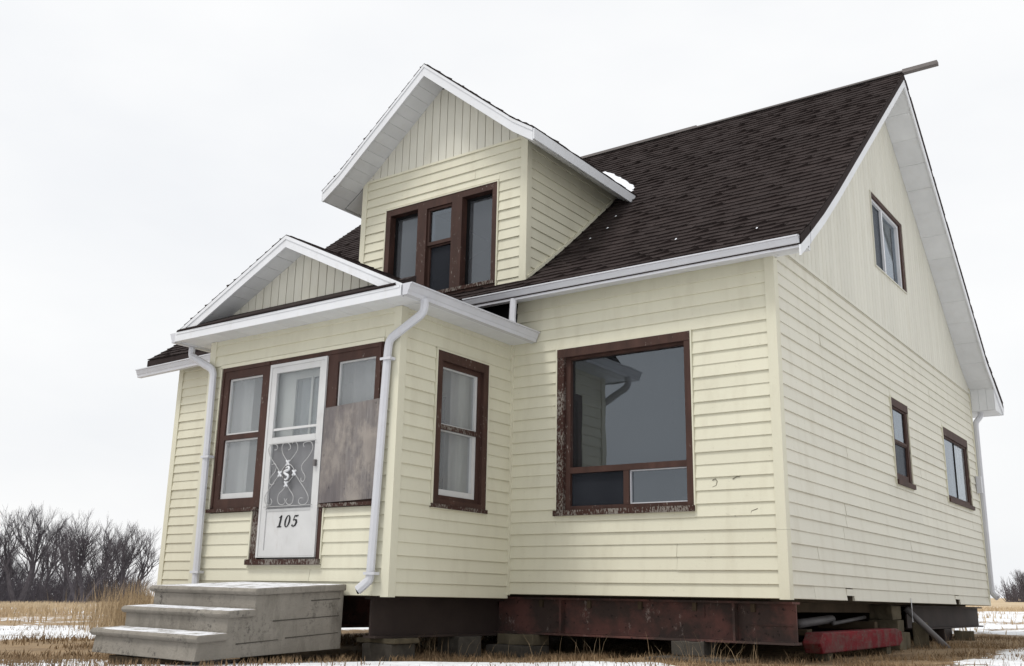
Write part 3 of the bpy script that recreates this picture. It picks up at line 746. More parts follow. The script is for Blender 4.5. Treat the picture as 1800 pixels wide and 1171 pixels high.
# storm door
DP = front(PY-.0)
sdoor = empty('storm_door', (-4.55, PY, .31), H); sdoor['label'] = 'white aluminium storm door with scroll grille'
ring(MB(), DP, -4.982, -4.112, .318, 2.372, .03, .03, .012, .035, -.02, .034).build('door_frame', 'doorwhite', sdoor)
ring(MB(), DP, -4.951, -4.143, .332, 2.336, .075, .07, .06, .065, -.01, .028).build('door_leaf', 'doorwhite', sdoor)
MB().box(DP, -4.875, -4.214, -.008, .030, 1.50, 1.565).build('cross_rail', 'doorwhite', sdoor)
MB().box(DP, -4.875, -4.214, -.006, .018, 1.64, 1.665).build('sash_rail', 'doorwhite', sdoor)
MB().box(DP, -4.875, -4.214, -.006, .018, .392, .79).build('kick_panel', 'doorwhite', sdoor)
MB().box(DP, -4.875, -4.214, -.006, .024, .79, .812).build('kick_rail', 'doorwhite', sdoor)
pane(DP, -4.876, -4.213, 1.565, 2.272, .006, sdoor, 'glassdoor'); pane(DP, -4.876, -4.213, .812, 1.50, .004, sdoor, 'screen', 'screen')
CUR = [[(-4.806, 1.43), (-4.767, 1.434), (-4.761, 1.467), (-4.803, 1.49), (-4.862, 1.488), (-4.897, 1.45), (-4.88, 1.388), (-4.811, 1.31), (-4.734, 1.232), (-4.689, 1.177)], [(-4.591, 1.415), (-4.558, 1.433), (-4.578, 1.474), (-4.629, 1.498), (-4.679, 1.481), (-4.689, 1.435), (-4.668, 1.381), (-4.619, 1.324), (-4.576, 1.282)], [(-4.54, 1.481), (-4.5, 1.499), (-4.459, 1.466), (-4.449, 1.412), (-4.485, 1.362), (-4.532, 1.319), (-4.572, 1.282)], [(-4.355, 1.432), (-4.368, 1.466), (-4.323, 1.482), (-4.258, 1.477), (-4.225, 1.429), (-4.238, 1.378), (-4.288, 1.317), (-4.348, 1.268), (-4.372, 1.231), (-4.358, 1.185), (-4.315, 1.137), (-4.311, 1.098), (-4.337, 1.074), (-4.366, 1.088), (-4.369, 1.114)], [(-4.827, 1.277), (-4.779, 1.281), (-4.755, 1.247), (-4.769, 1.201), (-4.822, 1.151), (-4.85, 1.106), (-4.832, 1.072), (-4.792, 1.063), (-4.765, 1.082)], [(-4.468, 1.169), (-4.394, 1.089), (-4.311, 1.008), (-4.248, .929), (-4.243, .878), (-4.285, .842), (-4.349, .844), (-4.38, .871), (-4.365, .906), (-4.319, .906)], [(-4.688, 1.173), (-4.766, 1.095), (-4.844, 1.013), (-4.89, .956), (-4.896, .903), (-4.865, .863), (-4.806, .854), (-4.78, .886), (-4.804, .919)], [(-4.579, 1.06), (-4.618, 1.009), (-4.678, .966), (-4.697, .915), (-4.672, .862), (-4.613, .851), (-4.578, .878), (-4.595, .911)], [(-4.579, 1.06), (-4.525, .999), (-4.472, .945), (-4.462, .899), (-4.481, .855), (-4.537, .851), (-4.569, .884), (-4.553, .909)], [(-4.575, 1.28), (-4.643, 1.233), (-4.679, 1.176), (-4.63, 1.121), (-4.58, 1.066)], [(-4.575, 1.28), (-4.504, 1.232), (-4.469, 1.171), (-4.51, 1.115), (-4.576, 1.063)], [(-4.902, .835), (-4.185, .835)], [(-4.892, 1.492), (-4.185, 1.492)]]
def smooth(pts, n=4):
    P_ = [Vector((p[0], p[1], 0)) for p in pts]
    if len(P_) < 3: return P_
    P_ = [P_[0]*2-P_[1]]+P_+[P_[-1]*2-P_[-2]]; o = []
    for i in range(1, len(P_)-2):
        p0, p1, p2, p3 = P_[i-1:i+3]
        for j in range(n):
            t = j/n; o.append(.5*((2*p1)+(p2-p0)*t+(2*p0-5*p1+4*p2-p3)*t*t+(3*p1-p0-3*p2+p3)*t**3))
    return o+[P_[-2]]
m = MB()
for cv in CUR: m.tube([DP(p.x, .042, p.y) for p in smooth(cv)], .0042, 5, Vector((0, 1, 0)))
gr = m.build('scroll_grille', 'grillegrey', sdoor, smooth=True)
for cx_, cz_ in ((-4.575, 1.28), (-4.684, 1.17), (-4.469, 1.171), (-4.579, 1.06)):
    m = MB()
    for s_ in (1, -1): m.tube([DP(cx_-.022, .05, cz_-s_*.026), DP(cx_+.022, .05, cz_+s_*.026)], .0105, 5, Vector((0, 1, 0)))
    m.build('grille_cross', 'white', gr)
m = MB(); cs = [(-4.60, 1.225), (-4.57, 1.238), (-4.545, 1.225), (-4.558, 1.205), (-4.60, 1.195), (-4.61, 1.178), (-4.585, 1.16), (-4.555, 1.145), (-4.56, 1.12), (-4.59, 1.105), (-4.605, 1.115)]
sp_ = smooth(cs); m.tube([DP(p.x, .05, p.y) for p in sp_], [.006+.010*math.sin(math.pi*i/(len(sp_)-1)) for i in range(len(sp_))], 6, Vector((0, 1, 0))); m.build('grille_emblem', 'white', gr, smooth=True)
m = MB(); m.tube([DP(-4.58+.062*math.cos(i*math.pi/9), .044, 1.17+.078*math.sin(i*math.pi/9)) for i in range(19)], .005, 5, Vector((0, 1, 0)), cap=False); m.build('grille_ring', 'pipe', gr)
MB().box(DP, -4.195, -4.165, .0285, .06, 1.225, 1.29).build('door_latch', 'pipe', sdoor)
# house number 105, slanted numerals
SL = .24
def ribbon(pts, wds, name):
    m = MB(); n = len(pts); v = []
    for i, (x, z) in enumerate(pts):
        x0, z0 = pts[max(i-1, 0)]; x1, z1 = pts[min(i+1, n-1)]; tx, tz = x1-x0, z1-z0; l = math.hypot(tx, tz) or 1
        nx_, nz_ = -tz/l*wds[i]/2, tx/l*wds[i]/2
        for s_ in (1, -1):
            X_, Z_ = x+s_*nx_, z+s_*nz_
            for w_ in (.0305, .0345): v.append(DP(X_+Z_*SL, w_-.012, Z_+.622))
    f = []
    for i in range(n-1):
        q = 4*i; f += [(q+1, q+5, q+7, q+3), (q, q+1, q+5, q+4)[::-1], (q+2, q+6, q+7, q+3)]
    f += [(0, 1, 3, 2), (4*n-4, 4*n-3, 4*n-1, 4*n-2)]
    return m.add(v, f).build(name, 'black', sdoor)
ZO = 0
ribbon([(-4.668, .012), (-4.668, .06), (-4.668, .118)], [.024, .024, .022], 'numeral_one')
ribbon([(-4.70, .006), (-4.668, .006), (-4.636, .006)], [.010, .014, .010], 'numeral_one_foot')
ribbon([(-4.697, .098), (-4.68, .106), (-4.662, .118)], [.006, .012, .016], 'numeral_one_flag')
ribbon([(-4.562+.030*math.cos(t*math.pi/10), .06+.058*math.sin(t*math.pi/10)) for t in range(21)], [.007+.015*abs(math.cos(t*math.pi/10))**1.5 for t in range(21)], 'numeral_zero')
ribbon([(-4.462, .112), (-4.440, .109), (-4.415, .116)], [.014, .018, .008], 'numeral_five_flag')
ribbon([(-4.466, .117), (-4.472, .092), (-4.476, .066)], [.008, .008, .008], 'numeral_five_stem')
ribbon([(-4.476, .066), (-4.455, .074), (-4.432, .066), (-4.424, .045), (-4.432, .02), (-4.455, .006), (-4.474, .010), (-4.484, .022)], [.006, .012, .022, .026, .022, .012, .012, .018], 'numeral_five_bowl')
# inner door behind the storm door, seen through its upper glass
ind = empty('inner_door', (-4.55, PY+.3, .25), H)
ring(MB(), front(PY+.07), -4.97, -4.10, .25, 2.45, .30, .05, .9, .25, -.04, 0).build('door_leaf', 'innerpale', ind)
pane(front(PY+.07), -4.67, -4.15, 1.15, 2.2, -.02, ind, 'glassdusty')
MB().box(front(PY+.07), -4.44, -4.41, -.018, -.002, 1.15, 2.2).build('glazing_bar', 'innerpale', ind)
curtain(front(PY+.07), -4.67, -4.15, 1.15, 2.2, -.09, ind, 'curtain', .015)
# dormer window: three lights
a, b, c, d = o_d
win = empty('dormer_window', (DC, -.03, 3.6), H)
jchan(FD, a, b, 3.45, d, win)
LT = [(a+.075, -4.625), (-4.475, -4.065), (-3.905, b-.075)]
slab('casing', FD, a, b, 3.45, d, [(LT[0][0], LT[0][1], 3.56, d-.085), (LT[1][0], LT[1][1], 3.56, d-.115), (LT[2][0], LT[2][1], 3.56, d-.085)], -.12, .022, 'brown', win)
MB().box(FD, a-.01, b-.005, .0225, .04, 3.555, 3.60).build('sill', 'worn', win)
for i in (0, 2):
    p, q = LT[i]
    ring(MB(), FD, p+.001, q-.001, 3.561, d-.0855, .035, .02, .03, .03, -.115, -.08).build('storm_stop', 'flatblack', win)
    pane(FD, p+.03, q-.015, 3.58, d-.11, -.095, win, 'glassgrey')
p, q = LT[1]
ring(MB(), FD, p, q, 4.235, d-.116, .03, .03, .045, .03, -.05, -.004).build('upper_sash', 'brown', win)
ring(MB(), FD, p, q, 3.561, 4.234, .035, .03, .05, .02, -.075, -.03).build('lower_sash', 'brown', win)
ring(MB(), FD, p+.031, q-.031, 4.281, d-.147, .05, .01, .008, .035, -.075, -.05).build('inner_frame', 'doorwhite', win)
pane(FD, p+.028, q-.028, 4.275, d-.14, -.03, win); pane(FD, p+.03, q-.028, 3.60, 4.22, -.055, win, 'darkscreen')
# right wall windows
def casement(name, P, rect, cw, head, sillw, glassw=-.07):
    a, b, c, d = rect; win = empty(name, P((a+b)/2, 0, c), H); jchan(P, a, b, c, d, win, .016, .028)
    MB().box(P, a, a+cw, -.1, .012, c+.05, d-head-.0005).build('casing', 'brown', win); MB().box(P, b-cw, b, -.1, .012, c+.05, d-head-.0005).build('casing', 'brown', win)
    MB().box(P, a, b, -.1, .028, d-head, d).build('head_casing', 'brown', win)
    MB().box(P, a, b+.03, -.1, sillw, c-.01, c+.0495).build('sill', 'brown', win); return win
a, b, c, d = o_s
win = casement('narrow_window', SR, o_s, .085, .10, .05)
zm = 1.97
ring(MB(), SR, a+.086, b-.086, zm, d-.101, .025, .025, .035, .02, -.06, .006).build('upper_sash', 'brown', win)
ring(MB(), SR, a+.086, b-.086, c+.05, zm-.001, .025, .025, .09, .015, -.065, -.002).build('lower_sash', 'brown', win)
pane(SR, a+.105, b-.105, zm+.03, d-.115, -.012, win); pane(SR, a+.105, b-.105, c+.13, zm-.012, -.018, win, 'darkscreen')
curtain(SR, a+.1, b-.26, zm, d-.1, -.09, win)
a, b, c, d = o_t
win = casement('sliding_window', SR, o_t, .06, .12, .05)
um = (a+b)/2-.03
ring(MB(), SR, a+.061, b-.061, c+.05, d-.121, .025, .05, .05, .025, -.06, .004).build('sash', 'brown', win)
MB().box(SR, um-.015, um+.015, -.05, -.004, c+.101, d-.147).build('meeting_stile', 'flatblack', win)
pane(SR, a+.08, um, c+.095, d-.14, -.014, win, 'glassgrey'); pane(SR, um, b-.105, c+.095, d-.14, -.02, win, 'glassdusty')
curtain(SR, um+.02, b-.35, c+.1, d-.14, -.09, win, 'curtain', .01)
a, b, c, d = o_g
win = empty('gable_window', (0, (a+b)/2, c), H)
ring(MB(), SR, a-.012, b+.012, c-.014, d+.012, .012, .012, .014, .012, -.004, .03).build('trim_channel', 'vinyl2', win)
MB().box(SR, a, b, -.1, .022, d-.055, d).build('head_casing', 'brown', win); MB().box(SR, b-.11, b, -.1, .02, c, d-.0555).build('casing', 'brown', win)
MB().box(SR, a, a+.02, -.1, .01, c, d-.0555).build('casing', 'brown', win)
ring(MB(), SR, a+.021, b-.111, c, d-.056, .02, .06, .02, .035, -.07, -.004).build('sash', 'white', win)
um = 4.17
MB().box(SR, um, um+.05, -.065, -.006, c+.021, d-.092).build('meeting_stile', 'white', win)
pane(SR, a+.04, um, c+.02, d-.09, -.035, win, 'darkscreen'); pane(SR, um+.05, b-.17, c+.02, d-.09, -.045, win)
m = MB(); m.add([SR(um+.05, -.09, c+.02), SR(b-.2, -.13, c+.02), SR(um+.05, -.09, d-.42)], [(0, 1, 2)]).build('curtain', 'curtain', win)

# scratches on the front siding
for cx_, cz_, pts in ((-.70, 1.075, [(0, .03), (.03, .045), (.05, .02), (.04, -.02), (.0, -.035)]), (-.45, 1.115, [(-.04, -.008), (0, .012), (.03, .012), (.045, .03)]),
                      (-.52, .77, [(-.05, .01), (0, 0), (.05, -.012)]), (-.29, .80, [(-.03, -.03), (-.02, .0), (.02, .012), (.04, .02)]), (-.72, .39, [(-.02, -.015), (-.01, .015), (.05, .012)])):
    m = MB(); m.tube([F(cx_+p, .0125, cz_+q) for p, q in pts], .0042, 4, Vector((0, 1, 0))); m.build('scratch_mark', 'scuff', wf)

# ------------------------------------------------------------------ steps
st = empty('concrete_steps', (-4.38, -2.6, -.6))
tag(st, 'grey cast concrete entrance steps with three treads tilted in front of the porch door', 'steps')
TL = .055
def SPt(a, b, z): return (a+.012*(z), -1.955-b, -.53+z-TL*b-.01*(a+3.63))
prof = [(0, 0), (0, .53), (1.075, .53), (1.075, .36), (1.355, .36), (1.355, .18), (1.64, .18), (1.66, .03)]
m = MB(); m.prism(prof, -5.10, -3.655, SPt); sb_ = m.build('body', 'concrete', st, bevel=.006)
for b0, b1, zt in ((0, 1.115, .59), (.9, 1.395, .415), (1.2, 1.685, .235)):
    m = MB(); b0_ = b0 if b0 == 0 else b0+.172
    if b0: b0_ = (1.0752 if b0 == .9 else 1.3552)
    th = .06
    po = [(b0_, zt-th), (b1-.028, zt-th), (b1-.004, zt-th*.72), (b1, zt-th*.45), (b1-.006, zt-.012), (b1-.026, zt), (b0_, zt)]
    m.prism(po, -5.135, -3.622, SPt); m.build('tread_slab', 'concrete', st, bevel=.012)
for z_, b0, b1 in ((.455, .05, .42), (.30, .05, .86), (.145, .05, .70), (.135, .78, 1.25)):
    m = MB(); m.prism([(b0, z_), (b1, z_-.004), (b1, z_+.006), (b0, z_+.006)], -3.657, -3.651, SPt); m.build('form_board_line', 'block', sb_)

# ------------------------------------------------------------------ beams, blocks and timbers under the house
def ibeam(name, P, a0, a1, b, z0, z1, fl, mat, label, stiff=(), grp=None):
    e = empty(name, P((a0+a1)/2, b, z0)); tag(e, label, 'beam', grp)
    MB().box(P, a0, a1, b-.01, b+.01, z0+.022, z1-.022).build('web', mat, e)
    MB().box(P, a0, a1, b-fl, b+fl, z0, z0+.0215).build('flange', mat, e); MB().box(P, a0, a1, b-fl, b+fl, z1-.0215, z1).build('flange', mat, e)
    for s_ in stiff: MB().box(P, s_-.012, s_+.012, b-fl*.95, b-.0105, z0+.022, z1-.022).build('stiffener', mat, e)
    return e
e = ibeam('steel_beam', RX, -9.0, -.02, .24, -.405, -.022, .10, 'rust', 'long red primed rusty steel beam under the front wall', (-2.55, -.60))
MB().box(XYZ, -.48, -.06, .218, .2295, -.24, -.228).build('weld_seam', 'rust', e)
MB().box(XYZ, -1.12, -.93, .2195, .2298, -.18, -.07).build('patch_plate', 'rust', e)
ibeam('steel_beam', RY, -1.82, 8.6, -3.42, -.43, -.052, .08, 'blacksteel', 'dark steel beam running back beneath the porch side')
ibeam('steel_beam', RY, -1.75, 8.6, -5.9, -.43, -.055, .08, 'blacksteel', 'dark steel beam behind the concrete steps')
ibeam('steel_beam', RY, 4.9, 9.15, -.28, -.33, -.022, .08, 'blacksteel', 'black steel beam under the back half of the side wall')
ibeam('steel_beam', RX, -9.0, -.6, 4.75, -.50, -.125, .09, 'blacksteel', 'added dark steel cross beam keeping the underside dark beneath the middle of the house')  # added beam, hides the bright snow seen through under the house
ibeam('steel_beam', RX, -9.0, -.5, 8.3, -.50, -.125, .09, 'blacksteel', 'added dark steel cross beam keeping the underside dark beneath the back wall')  # second added beam, keeps the far underside dark
def block(name, x0, x1, y0, y1, z0, z1, mat, label, cat, rot=0, grp=None, bevel=.008):
    c_ = Vector(((x0+x1)/2, (y0+y1)/2, z0)); m = MB(); hx, hy = (x1-x0)/2, (y1-y0)/2
    n = 5; r_ = random.Random(label)
    for i in range(n):                                    # slightly uneven prism in slices
        pass
    v = []; 
    for i in range(n+1):
        u = -hx+2*hx*i/n
        for (yy_, zz_) in ((-hy, 0), (hy, 0), (hy, z1-z0), (-hy, z1-z0)): v.append((u+r_.uniform(-1, 1)*.004, yy_+r_.uniform(-1, 1)*.006, zz_+r_.uniform(-1, 1)*.005))
    f = [(0, 1, 2, 3), tuple(4*n+j for j in (3, 2, 1, 0))]+[(4*i+j, 4*i+(j+1) % 4, 4*i+4+(j+1) % 4, 4*i+4+j) for i in range(n) for j in range(4)]
    o = m.add(v, f).build(name, mat, bevel=bevel); o.location = c_; o.rotation_euler.z = rot
    return tag(o, label, cat, grp)
g0 = lambda x, y: gplane(x, y)-.03
block('concrete_slab', -1.33, -.52, -.28, .42, g0(-.9, 0), -.545, 'block', 'flat grey concrete slab on the grass under the front beam', 'slab', .02)
block('concrete_block', -1.25, -.90, .12, .40, -.544, -.407, 'block', 'concrete block standing on the flat slab under the red beam', 'block')
block('concrete_slab', -3.32, -2.82, -.12, .35, g0(-3, .1), -.52, 'block', 'low grey slab in the dark near the porch corner', 'slab', -.05)
block('timber_block', -3.30, -2.82, .05, .36, -.518, -.408, 'wood', 'dark timber packing between the porch corner slab and red beam', 'timber block')
block('concrete_block', -3.60, -3.24, -1.72, -1.35, g0(-3.4, -1.5), -.478, 'block', 'concrete block beside the steps carrying a wooden cap board', 'block', .06)
block('cap_board', -3.68, -3.20, -1.72, -1.34, -.477, -.432, 'wood', 'short wooden cap board on the block beside the steps', 'board', .03)
block('concrete_block', -3.58, -3.26, -.62, -.28, g0(-3.4, -.4), -.432, 'block', 'concrete block under the porch side between two slabs', 'block', -.1)
block('timber_block', -.44, -.10, 3.75, 4.15, -.34, -.20, 'wood', 'dark lower timber in the cribbing behind the red timber', 'timber block', .1)
block('timber_block', -.42, -.14, 3.80, 4.12, -.199, -.03, 'wood', 'upright olive wood block at the top of the cribbing', 'timber block', -.05)
block('timber_block', -.46, -.06, 3.72, 4.2, g0(-.2, 4), -.341, 'wood', 'wide bottom timber of the cribbing under the side wall', 'timber block', 0)
block('timber_block', -.12, .06, 4.5, 4.62, g0(0, 4.5), -.23, 'wood', 'pale short post leaning by the cribbing next to the steel prop', 'timber block', .3)
block('support_post', -.38, -.18, 6.45, 6.85, g0(-.2, 6.6)+.0, -.335, 'blacksteel', 'squat black post under the back steel beam', 'post')
block('timber_block', -.16, .10, 6.8, 7.1, g0(0, 7), -.36, 'wood', 'small wood block beside the squat black post', 'timber block', .2)
# red timber with clipped ends
m = MB()
po = [(.72, -.40), (.80, -.495), (3.42, -.478), (3.56, -.42), (3.52, -.318), (3.36, -.287), (.82, -.302)]
m.prism(po, -.16, .02, RX); rt_ = m.build('red_timber', 'red', bevel=.012); tag(rt_, 'red painted timber with clipped ends lying under the side wall', 'timber')
block('timber_block', -.14, -.01, 1.0, 1.15, g0(0, 1), -.494, 'wood', 'small bearer under the near end of the red timber', 'timber block')
block('timber_block', -.14, -.01, 3.0, 3.15, g0(0, 3), -.482, 'wood', 'small bearer under the far end of the red timber', 'timber block')
m = MB(); m.tube([(-.12, 4.30, -.06), (.31, 4.52, -.55)], .038, 10); tag(m.build('steel_prop', 'pipe', smooth=True), 'slanted grey steel prop leaning between the side wall and the grass', 'prop')
m = MB(); m.tube([(-.34, 1.15, -.23), (-.42, 2.4, -.19)], .045, 10); tag(m.build('steel_pipe', 'pipe', smooth=True), 'thick grey pipe lying above the near half of the red timber', 'pipe')
m = MB(); m.tube([(-.34, 2.2, -.235), (-.45, 3.7, -.175)], .022, 8); tag(m.build('steel_pipe', 'pipe', smooth=True), 'thin grey pipe lying towards the cribbing behind the red timber', 'pipe')
for (z_, x_) in ((-.345, -.3), (-.30, -.38)):
    pass
block('bearer_plank', -.9, -.2, 1.0, 1.14, -.34, -.28, 'darkwood', 'dark bearer plank holding the pipes behind the red timber near end', 'plank'); block('bearer_plank', -.9, -.22, 3.3, 3.42, -.31, -.22, 'darkwood', 'dark bearer plank holding the pipes near the cribbing', 'plank')
# timbers under the steps
block('timber_block', -5.0, -4.1, -3.50, -3.38, g0(-4.5, -3.4), -.60, 'darkwood', 'dark timber under the bottom step', 'timber block', .02)
block('timber_block', -4.3, -3.75, -2.6, -2.45, g0(-4, -2.5), -.565, 'darkwood', 'dark timber under the middle of the concrete steps', 'timber block')

# snow lying in the valley behind the dormer
m = MB(); v = []; f = []; nu, nv = 24, 6
for i in range(nu+1):
    s_ = i/nu; x = -4.02+1.38*s_; y0_ = 3.46-1.32*s_; hw_ = .03+.10*math.sin(math.pi*min(1, s_*.96+.02))**.6
    for j in range(nv+1):
        t_ = j/nv; y = y0_-.12+(hw_+.12)*t_; bz = max(rz(y), rdz(x))
        v.append((x+.03*noise.noise(Vector((x*7, t_*3, 1))), y, bz-.03+(.03+.045*math.sin(math.pi*t_)**.6)*min(1, 8*s_*(1-s_))+.012*noise.noise(Vector((x*12, y*12, 0)))))
f = [(i*(nv+1)+j, (i+1)*(nv+1)+j, (i+1)*(nv+1)+j+1, i*(nv+1)+j+1) for i in range(nu) for j in range(nv)]
tag(m.add(v, f).build('snow_patch', 'snow', smooth=True), 'small white snow patch left on the roof beside the dormer eave', 'snow')
r_ = random.Random(4)
for i, (y, x) in enumerate(((.88, -2.62), (1.43, -2.57), (1.1, -2.5), (.28, -1.17), (.11, -.18))):
    m = MB(); z = rz(y)+.016; q = r_.uniform(.010, .022)
    m.add([(x-q, y-.01, z-.006), (x+q*.2, y-.02, z-.014), (x+q, y+.0, z+.002), (x+q*.3, y+.016, z+.014), (x, y, z+.012)], [(0, 1, 4), (1, 2, 4), (2, 3, 4), (3, 0, 4), (0, 3, 2, 1)]).build('snow_fleck', 'snow', mr)

# ------------------------------------------------------------------ grass (uncountable)
def blades(name, pts, hmin, hmax, wd, mat, label, lean=.35, seed=1):
    r = random.Random(seed); v = []; f = []
    for x, y in pts:
        z = gz(x, y)-.01; h = r.uniform(hmin, hmax); a = r.uniform(0, 2*math.pi); l = r.uniform(0, lean)*h; b = r.uniform(0, 2*math.pi); q = wd*r.uniform(.6, 1.4)
        dx, dy = math.cos(a)*l, math.sin(a)*l; cx_, cy_ = math.cos(b)*q/2, math.sin(b)*q/2; n = len(v)
        v += [(x-cx_, y-cy_, z), (x+cx_, y+cy_, z), (x+dx*.4+cx_*.7, y+dy*.4+cy_*.7, z+h*.6), (x+dx*.4-cx_*.7, y+dy*.4-cy_*.7, z+h*.6), (x+dx, y+dy, z+h)]
        f += [(n, n+1, n+2, n+3), (n+3, n+2, n+4)]
    me = bpy.data.meshes.new(name); me.from_pydata(v, [], f); me.update()
    return tag(obj(name, me, mat), label, 'grass', kind='stuff')
r = random.Random(11)
def clumped(n, x0, x1, y0, y1, cond, sc=1.2, th=0.):
    o = []
    while len(o) < n:
        x, y = r.uniform(x0, x1), r.uniform(y0, y1)
        if cond(x, y) and fbm(x, y, sc, 21) > th+r.uniform(-.25, .25): o.append((x, y))
    return o
instoop = lambda x, y: -5.15 < x < -3.6 and -3.65 < y < -1.9
near = clumped(9000, -4.2, .9, -1.9, .5, lambda x, y: bankside(x, y) < -.02 and not instoop(x, y), 2., .0)
near += clumped(4500, -.5, 2.4, .2, 8.5, lambda x, y: snowmask(x, y) < .5, 1.5, -.05)
near += clumped(2500, -6, -3.3, -4.6, -1.9, lambda x, y: not instoop(x, y), 2, 0)
blades('dry_grass', near, .02, .085, .008, 'drygrass', 'short dead brown grass growing around the foot of the house', .8, 3)
sn_ = clumped(2600, -4.5, 2.6, -3.2, 9, lambda x, y: snowmask(x, y) > .5 and not instoop(x, y), 1.2, .1)+clumped(2500, -16, -4.5, -6, 4, lambda x, y: snowmask(x, y) > .5 and not instoop(x, y), .8, .12)
blades('snow_grass', sn_, .02, .09, .008, 'drygrass', 'sparse dead grass tips poking through the snow', .8, 13)
blades('weed_stalks', clumped(90, -3.6, .4, -1.5, .2, lambda x, y: bankside(x, y) < -.05, 2, .1)+clumped(30, -.2, 1.6, .4, 7, lambda x, y: True, 2, .1), .14, .30, .0035, 'tan', 'sparse taller dead weed stalks below the steel beams', .9, 5)
blades('brown_grass_band', clumped(9000, -17, -5.3, -6, 4.5, lambda x, y: 10.6 < (x-CAM.x)*DL.x+(y-CAM.y)*DL.y < 16.2 and snowmask(x, y) < .52, .6, -.1), .03, .10, .014, 'drygrass', 'band of matted brown grass crossing the snow left of the steps', .9, 6)
blades('tall_field_grass', clumped(11000, -75, -14, -2, 55, lambda x, y: 23.5 < (x-CAM.x)*DL.x+(y-CAM.y)*DL.y < 75 and y-4.5 < -(x+15)*.62+1.5 and y-1 > -(x+15)*.42-4, .16, -.02), .08, .34, .03, 'fieldgrass', 'pale tan tall grass standing in the field before the bare trees', .4, 7)
cl = []
while len(cl) < 1700:
    q_ = r.gauss(0, .42); t_ = r.gauss(0, 1.1); x, y = -13.0+.5*q_-.78*t_, 2.3+.86*q_+.5*t_
    cl.append((x, y))
blades('tall_grass_clump', cl, .25, .95, .010, 'tan', 'tall orange tan grass clump directly behind the concrete steps', .35, 8)
blades('right_field_grass', clumped(9000, -16, 8, 9.5, 60, lambda x, y: snowmask(x, y) < .55 and x > -12, .5, .02), .06, .22, .022, 'fieldgrass', 'scattered pale grass tufts in the snowy field on the right', .6, 9)

# ------------------------------------------------------------------ trees
def gen_tree(seed, h, spread, stems, depth=5, twig=.011):
    r = random.Random(seed); tr = MB(); cr = MB()
    def grow(p, d, l, rad, lv):
        n = 4 if lv < 2 else 3; pts = [p]; q = p.copy(); dd = d.copy(); rads = [rad]
        for i in range(n):
            dd = (dd+Vector((r.gauss(0, .15), r.gauss(0, .15), r.gauss(.07, .09)))).normalized(); q = q+dd*l/n; pts.append(q.copy()); rads.append(max(twig*.6, rad*(1-.55*(i+1)/n)))
        (tr if lv == 0 else cr).tube(pts, rads, 5 if lv == 0 else 4 if lv == 1 else 3, Vector((.3, .8, .1)), cap=False)
        if lv >= depth: return
        kids = [4, 4, 4, 4, 4][lv] if lv < 5 else 3
        for i in range(kids):
            t = r.uniform(.30 if lv else .45, 1); j = min(n-1, int(t*n)); a = pts[j].lerp(pts[j+1], t*n-j)
            ang = r.uniform(.35, .85) if lv else r.uniform(.2, .6); ax = dd.orthogonal().normalized(); ax.rotate(Matrix.Rotation(r.uniform(0, 6.28), 3, dd))
            nd = dd.copy(); nd.rotate(Matrix.Rotation(ang, 3, ax)); nd = (nd+Vector((0, 0, .30))).normalized()
            grow(a, nd, l*r.uniform(.5, .75), max(twig, rads[j]*.62), lv+1)
        grow(pts[-1], dd, l*.6, max(twig, rads[-1]*.9), lv+1)
    for i in range(stems):
        a = 6.28*i/stems+r.uniform(-.5, .5); s_ = spread*r.uniform(.5, 1.2)
        grow(Vector((r.uniform(-.25, .25), r.uniform(-.25, .25), -.1)), Vector((math.cos(a)*s_, math.sin(a)*s_, 1)).normalized(), h*.36*r.uniform(.85, 1.1), h*.022*r.uniform(.8, 1.2), 0)
    zm_ = max(v[2] for v in cr.v); k_ = h/zm_
    for mb in (tr, cr): mb.v = [(x*k_, y*k_, z*k_) for x, y, z in mb.v]
    a = tr.mesh('trunk', False); a.materials.append(M['bark']); b = cr.mesh('crown', False); b.materials.append(M['bark']); return a, b
VAR = [gen_tree(1, 8, .28, 2, 4, .0075), gen_tree(2, 8, .5, 3, 4, .0075), gen_tree(3, 8, .2, 2, 4, .0075), gen_tree(4, 8, .65, 3, 4, .0075)]
def az_dir(u):                                     # compass bearing from the camera site of image column u
    d_ = (fw*FPX+rr*(u-900)); return Vector((d_.x, d_.y)).normalized()
def tree(u, dist, h, var, rot, label, grp):
    p = CAM.xy+az_dir(u)*dist; k_ = h/8
    k_ *= .86; e = empty('bare_tree', (p.x, p.y, gplane(p.x, p.y)-.05)); e.rotation_euler.z = rot; e.scale = (k_, k_, k_)
    tag(e, label, 'tree', grp)
    for nm, me in zip(('trunk', 'crown'), VAR[var]):
        o = bpy.data.objects.new(nm, me); COL.objects.link(o); o.parent = e
GL, GR = 'bare trees beyond the left field', 'bare trees on the far right horizon'
tree(-40, 86, 6.2, 1, .4, 'low bare tree cut by the left edge of the photo', GL)
tree(25, 84, 7.0, 0, 1.2, 'bare tree with a straight upright leader near the left edge', GL)
tree(58, 92, 6.3, 3, 2.1, 'rounded bare tree left of the tallest tree', GL)
tree(105, 84, 8.9, 1, .2, 'tallest bare tree with a broad domed crown', GL)
tree(138, 90, 8.7, 2, 2.9, 'narrow bare tree pressed against the right of the tallest tree', GL)
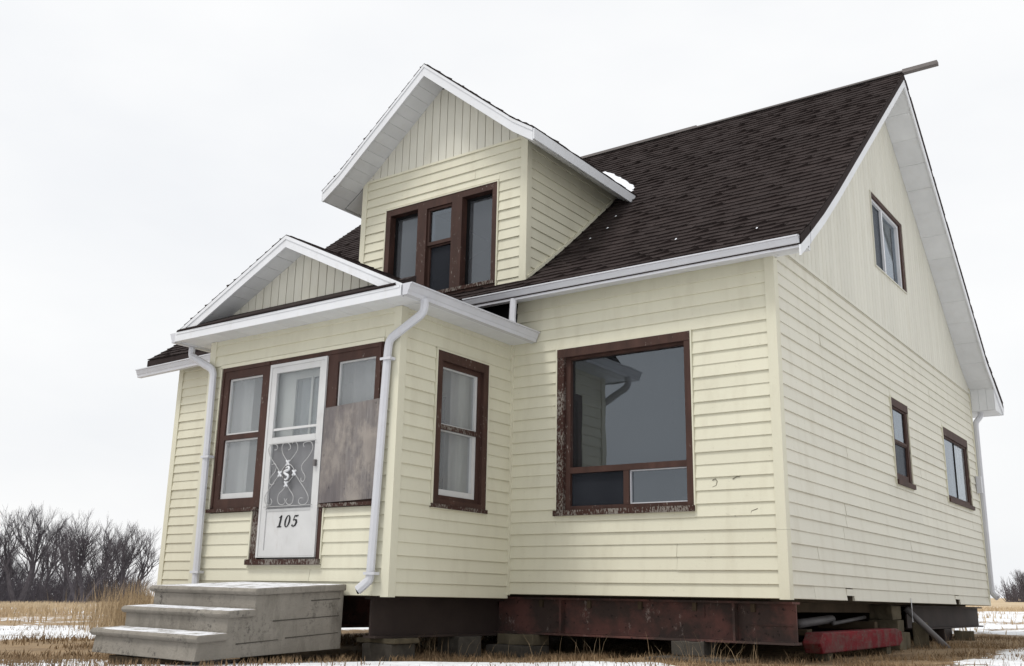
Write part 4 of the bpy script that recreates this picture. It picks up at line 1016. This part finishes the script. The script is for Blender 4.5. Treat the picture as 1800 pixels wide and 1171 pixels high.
tree(178, 84, 8.2, 0, 4.0, 'bare tree with a dark upright trunk beside the forked leaning tree', GL)
tree(200, 82, 8.1, 3, 5.3, 'bare tree with limbs leaning right behind the grass clump', GL)
tree(242, 86, 8.2, 2, 1.7, 'bare tree just left of the house corner', GL)
tree(272, 84, 7.4, 1, 3.3, 'bare tree half hidden by the left house corner', GL)
tree(80, 98, 5.6, 2, 0.9, 'shorter bare tree in the second row left of the tallest tree', GL)
tree(222, 98, 6.2, 1, 2.2, 'bushy bare tree in the second row behind the leaning tree', GL)
tree(1752, 170, 5.8, 1, .5, 'small distant bare tree right beside the back downspout', GR)
tree(1772, 168, 5.2, 3, 1.9, 'middle one of the small distant bare trees', GR)
tree(1795, 172, 5.9, 2, 3.1, 'distant bare tree at the right edge of the photo', GR)
def thicket(name, u0, u1, d0, d1, n, hmin, hmax, label, seed, rad=.02):
    r = random.Random(seed); m = MB()
    for i in range(n):
        p = CAM.xy+az_dir(r.uniform(u0, u1))*r.uniform(d0, d1); h = r.uniform(hmin, hmax)*r.uniform(.6, 1); b = Vector((p.x, p.y, gplane(p.x, p.y)-.05)); tip = b
        d_ = Vector((r.gauss(0, .35), r.gauss(0, .35), 1)).normalized(); q = [b, b+d_*h*.5, b+d_*h+Vector((r.gauss(0, .2), r.gauss(0, .2), 0))]
        m.tube(q, [rad*1.5, rad, rad*.5], 3, Vector((.3, .8, .1)), cap=False)
        for k_ in range(5):
            t = r.uniform(.3, .95); a = q[0].lerp(q[2], t); e_ = a+Vector((r.gauss(0, .4), r.gauss(0, .4), r.uniform(.2, .9)))*h*.3
            m.tube([a, e_], [rad*.8, rad*.4], 3, Vector((.3, .8, .1)), cap=False)
    me = m.mesh(name, False); return tag(obj(name, me, 'barkfar'), label, 'brush', kind='stuff')
thicket('brush_thicket', -60, 300, 86, 106, 2600, 1.0, 4.0, 'dense grey brush thicket at the foot of the bare trees', 3, .014)
thicket('distant_brush', 1720, 1830, 165, 185, 500, 1.4, 4.2, 'distant grey brush line on the right horizon', 4, .03)
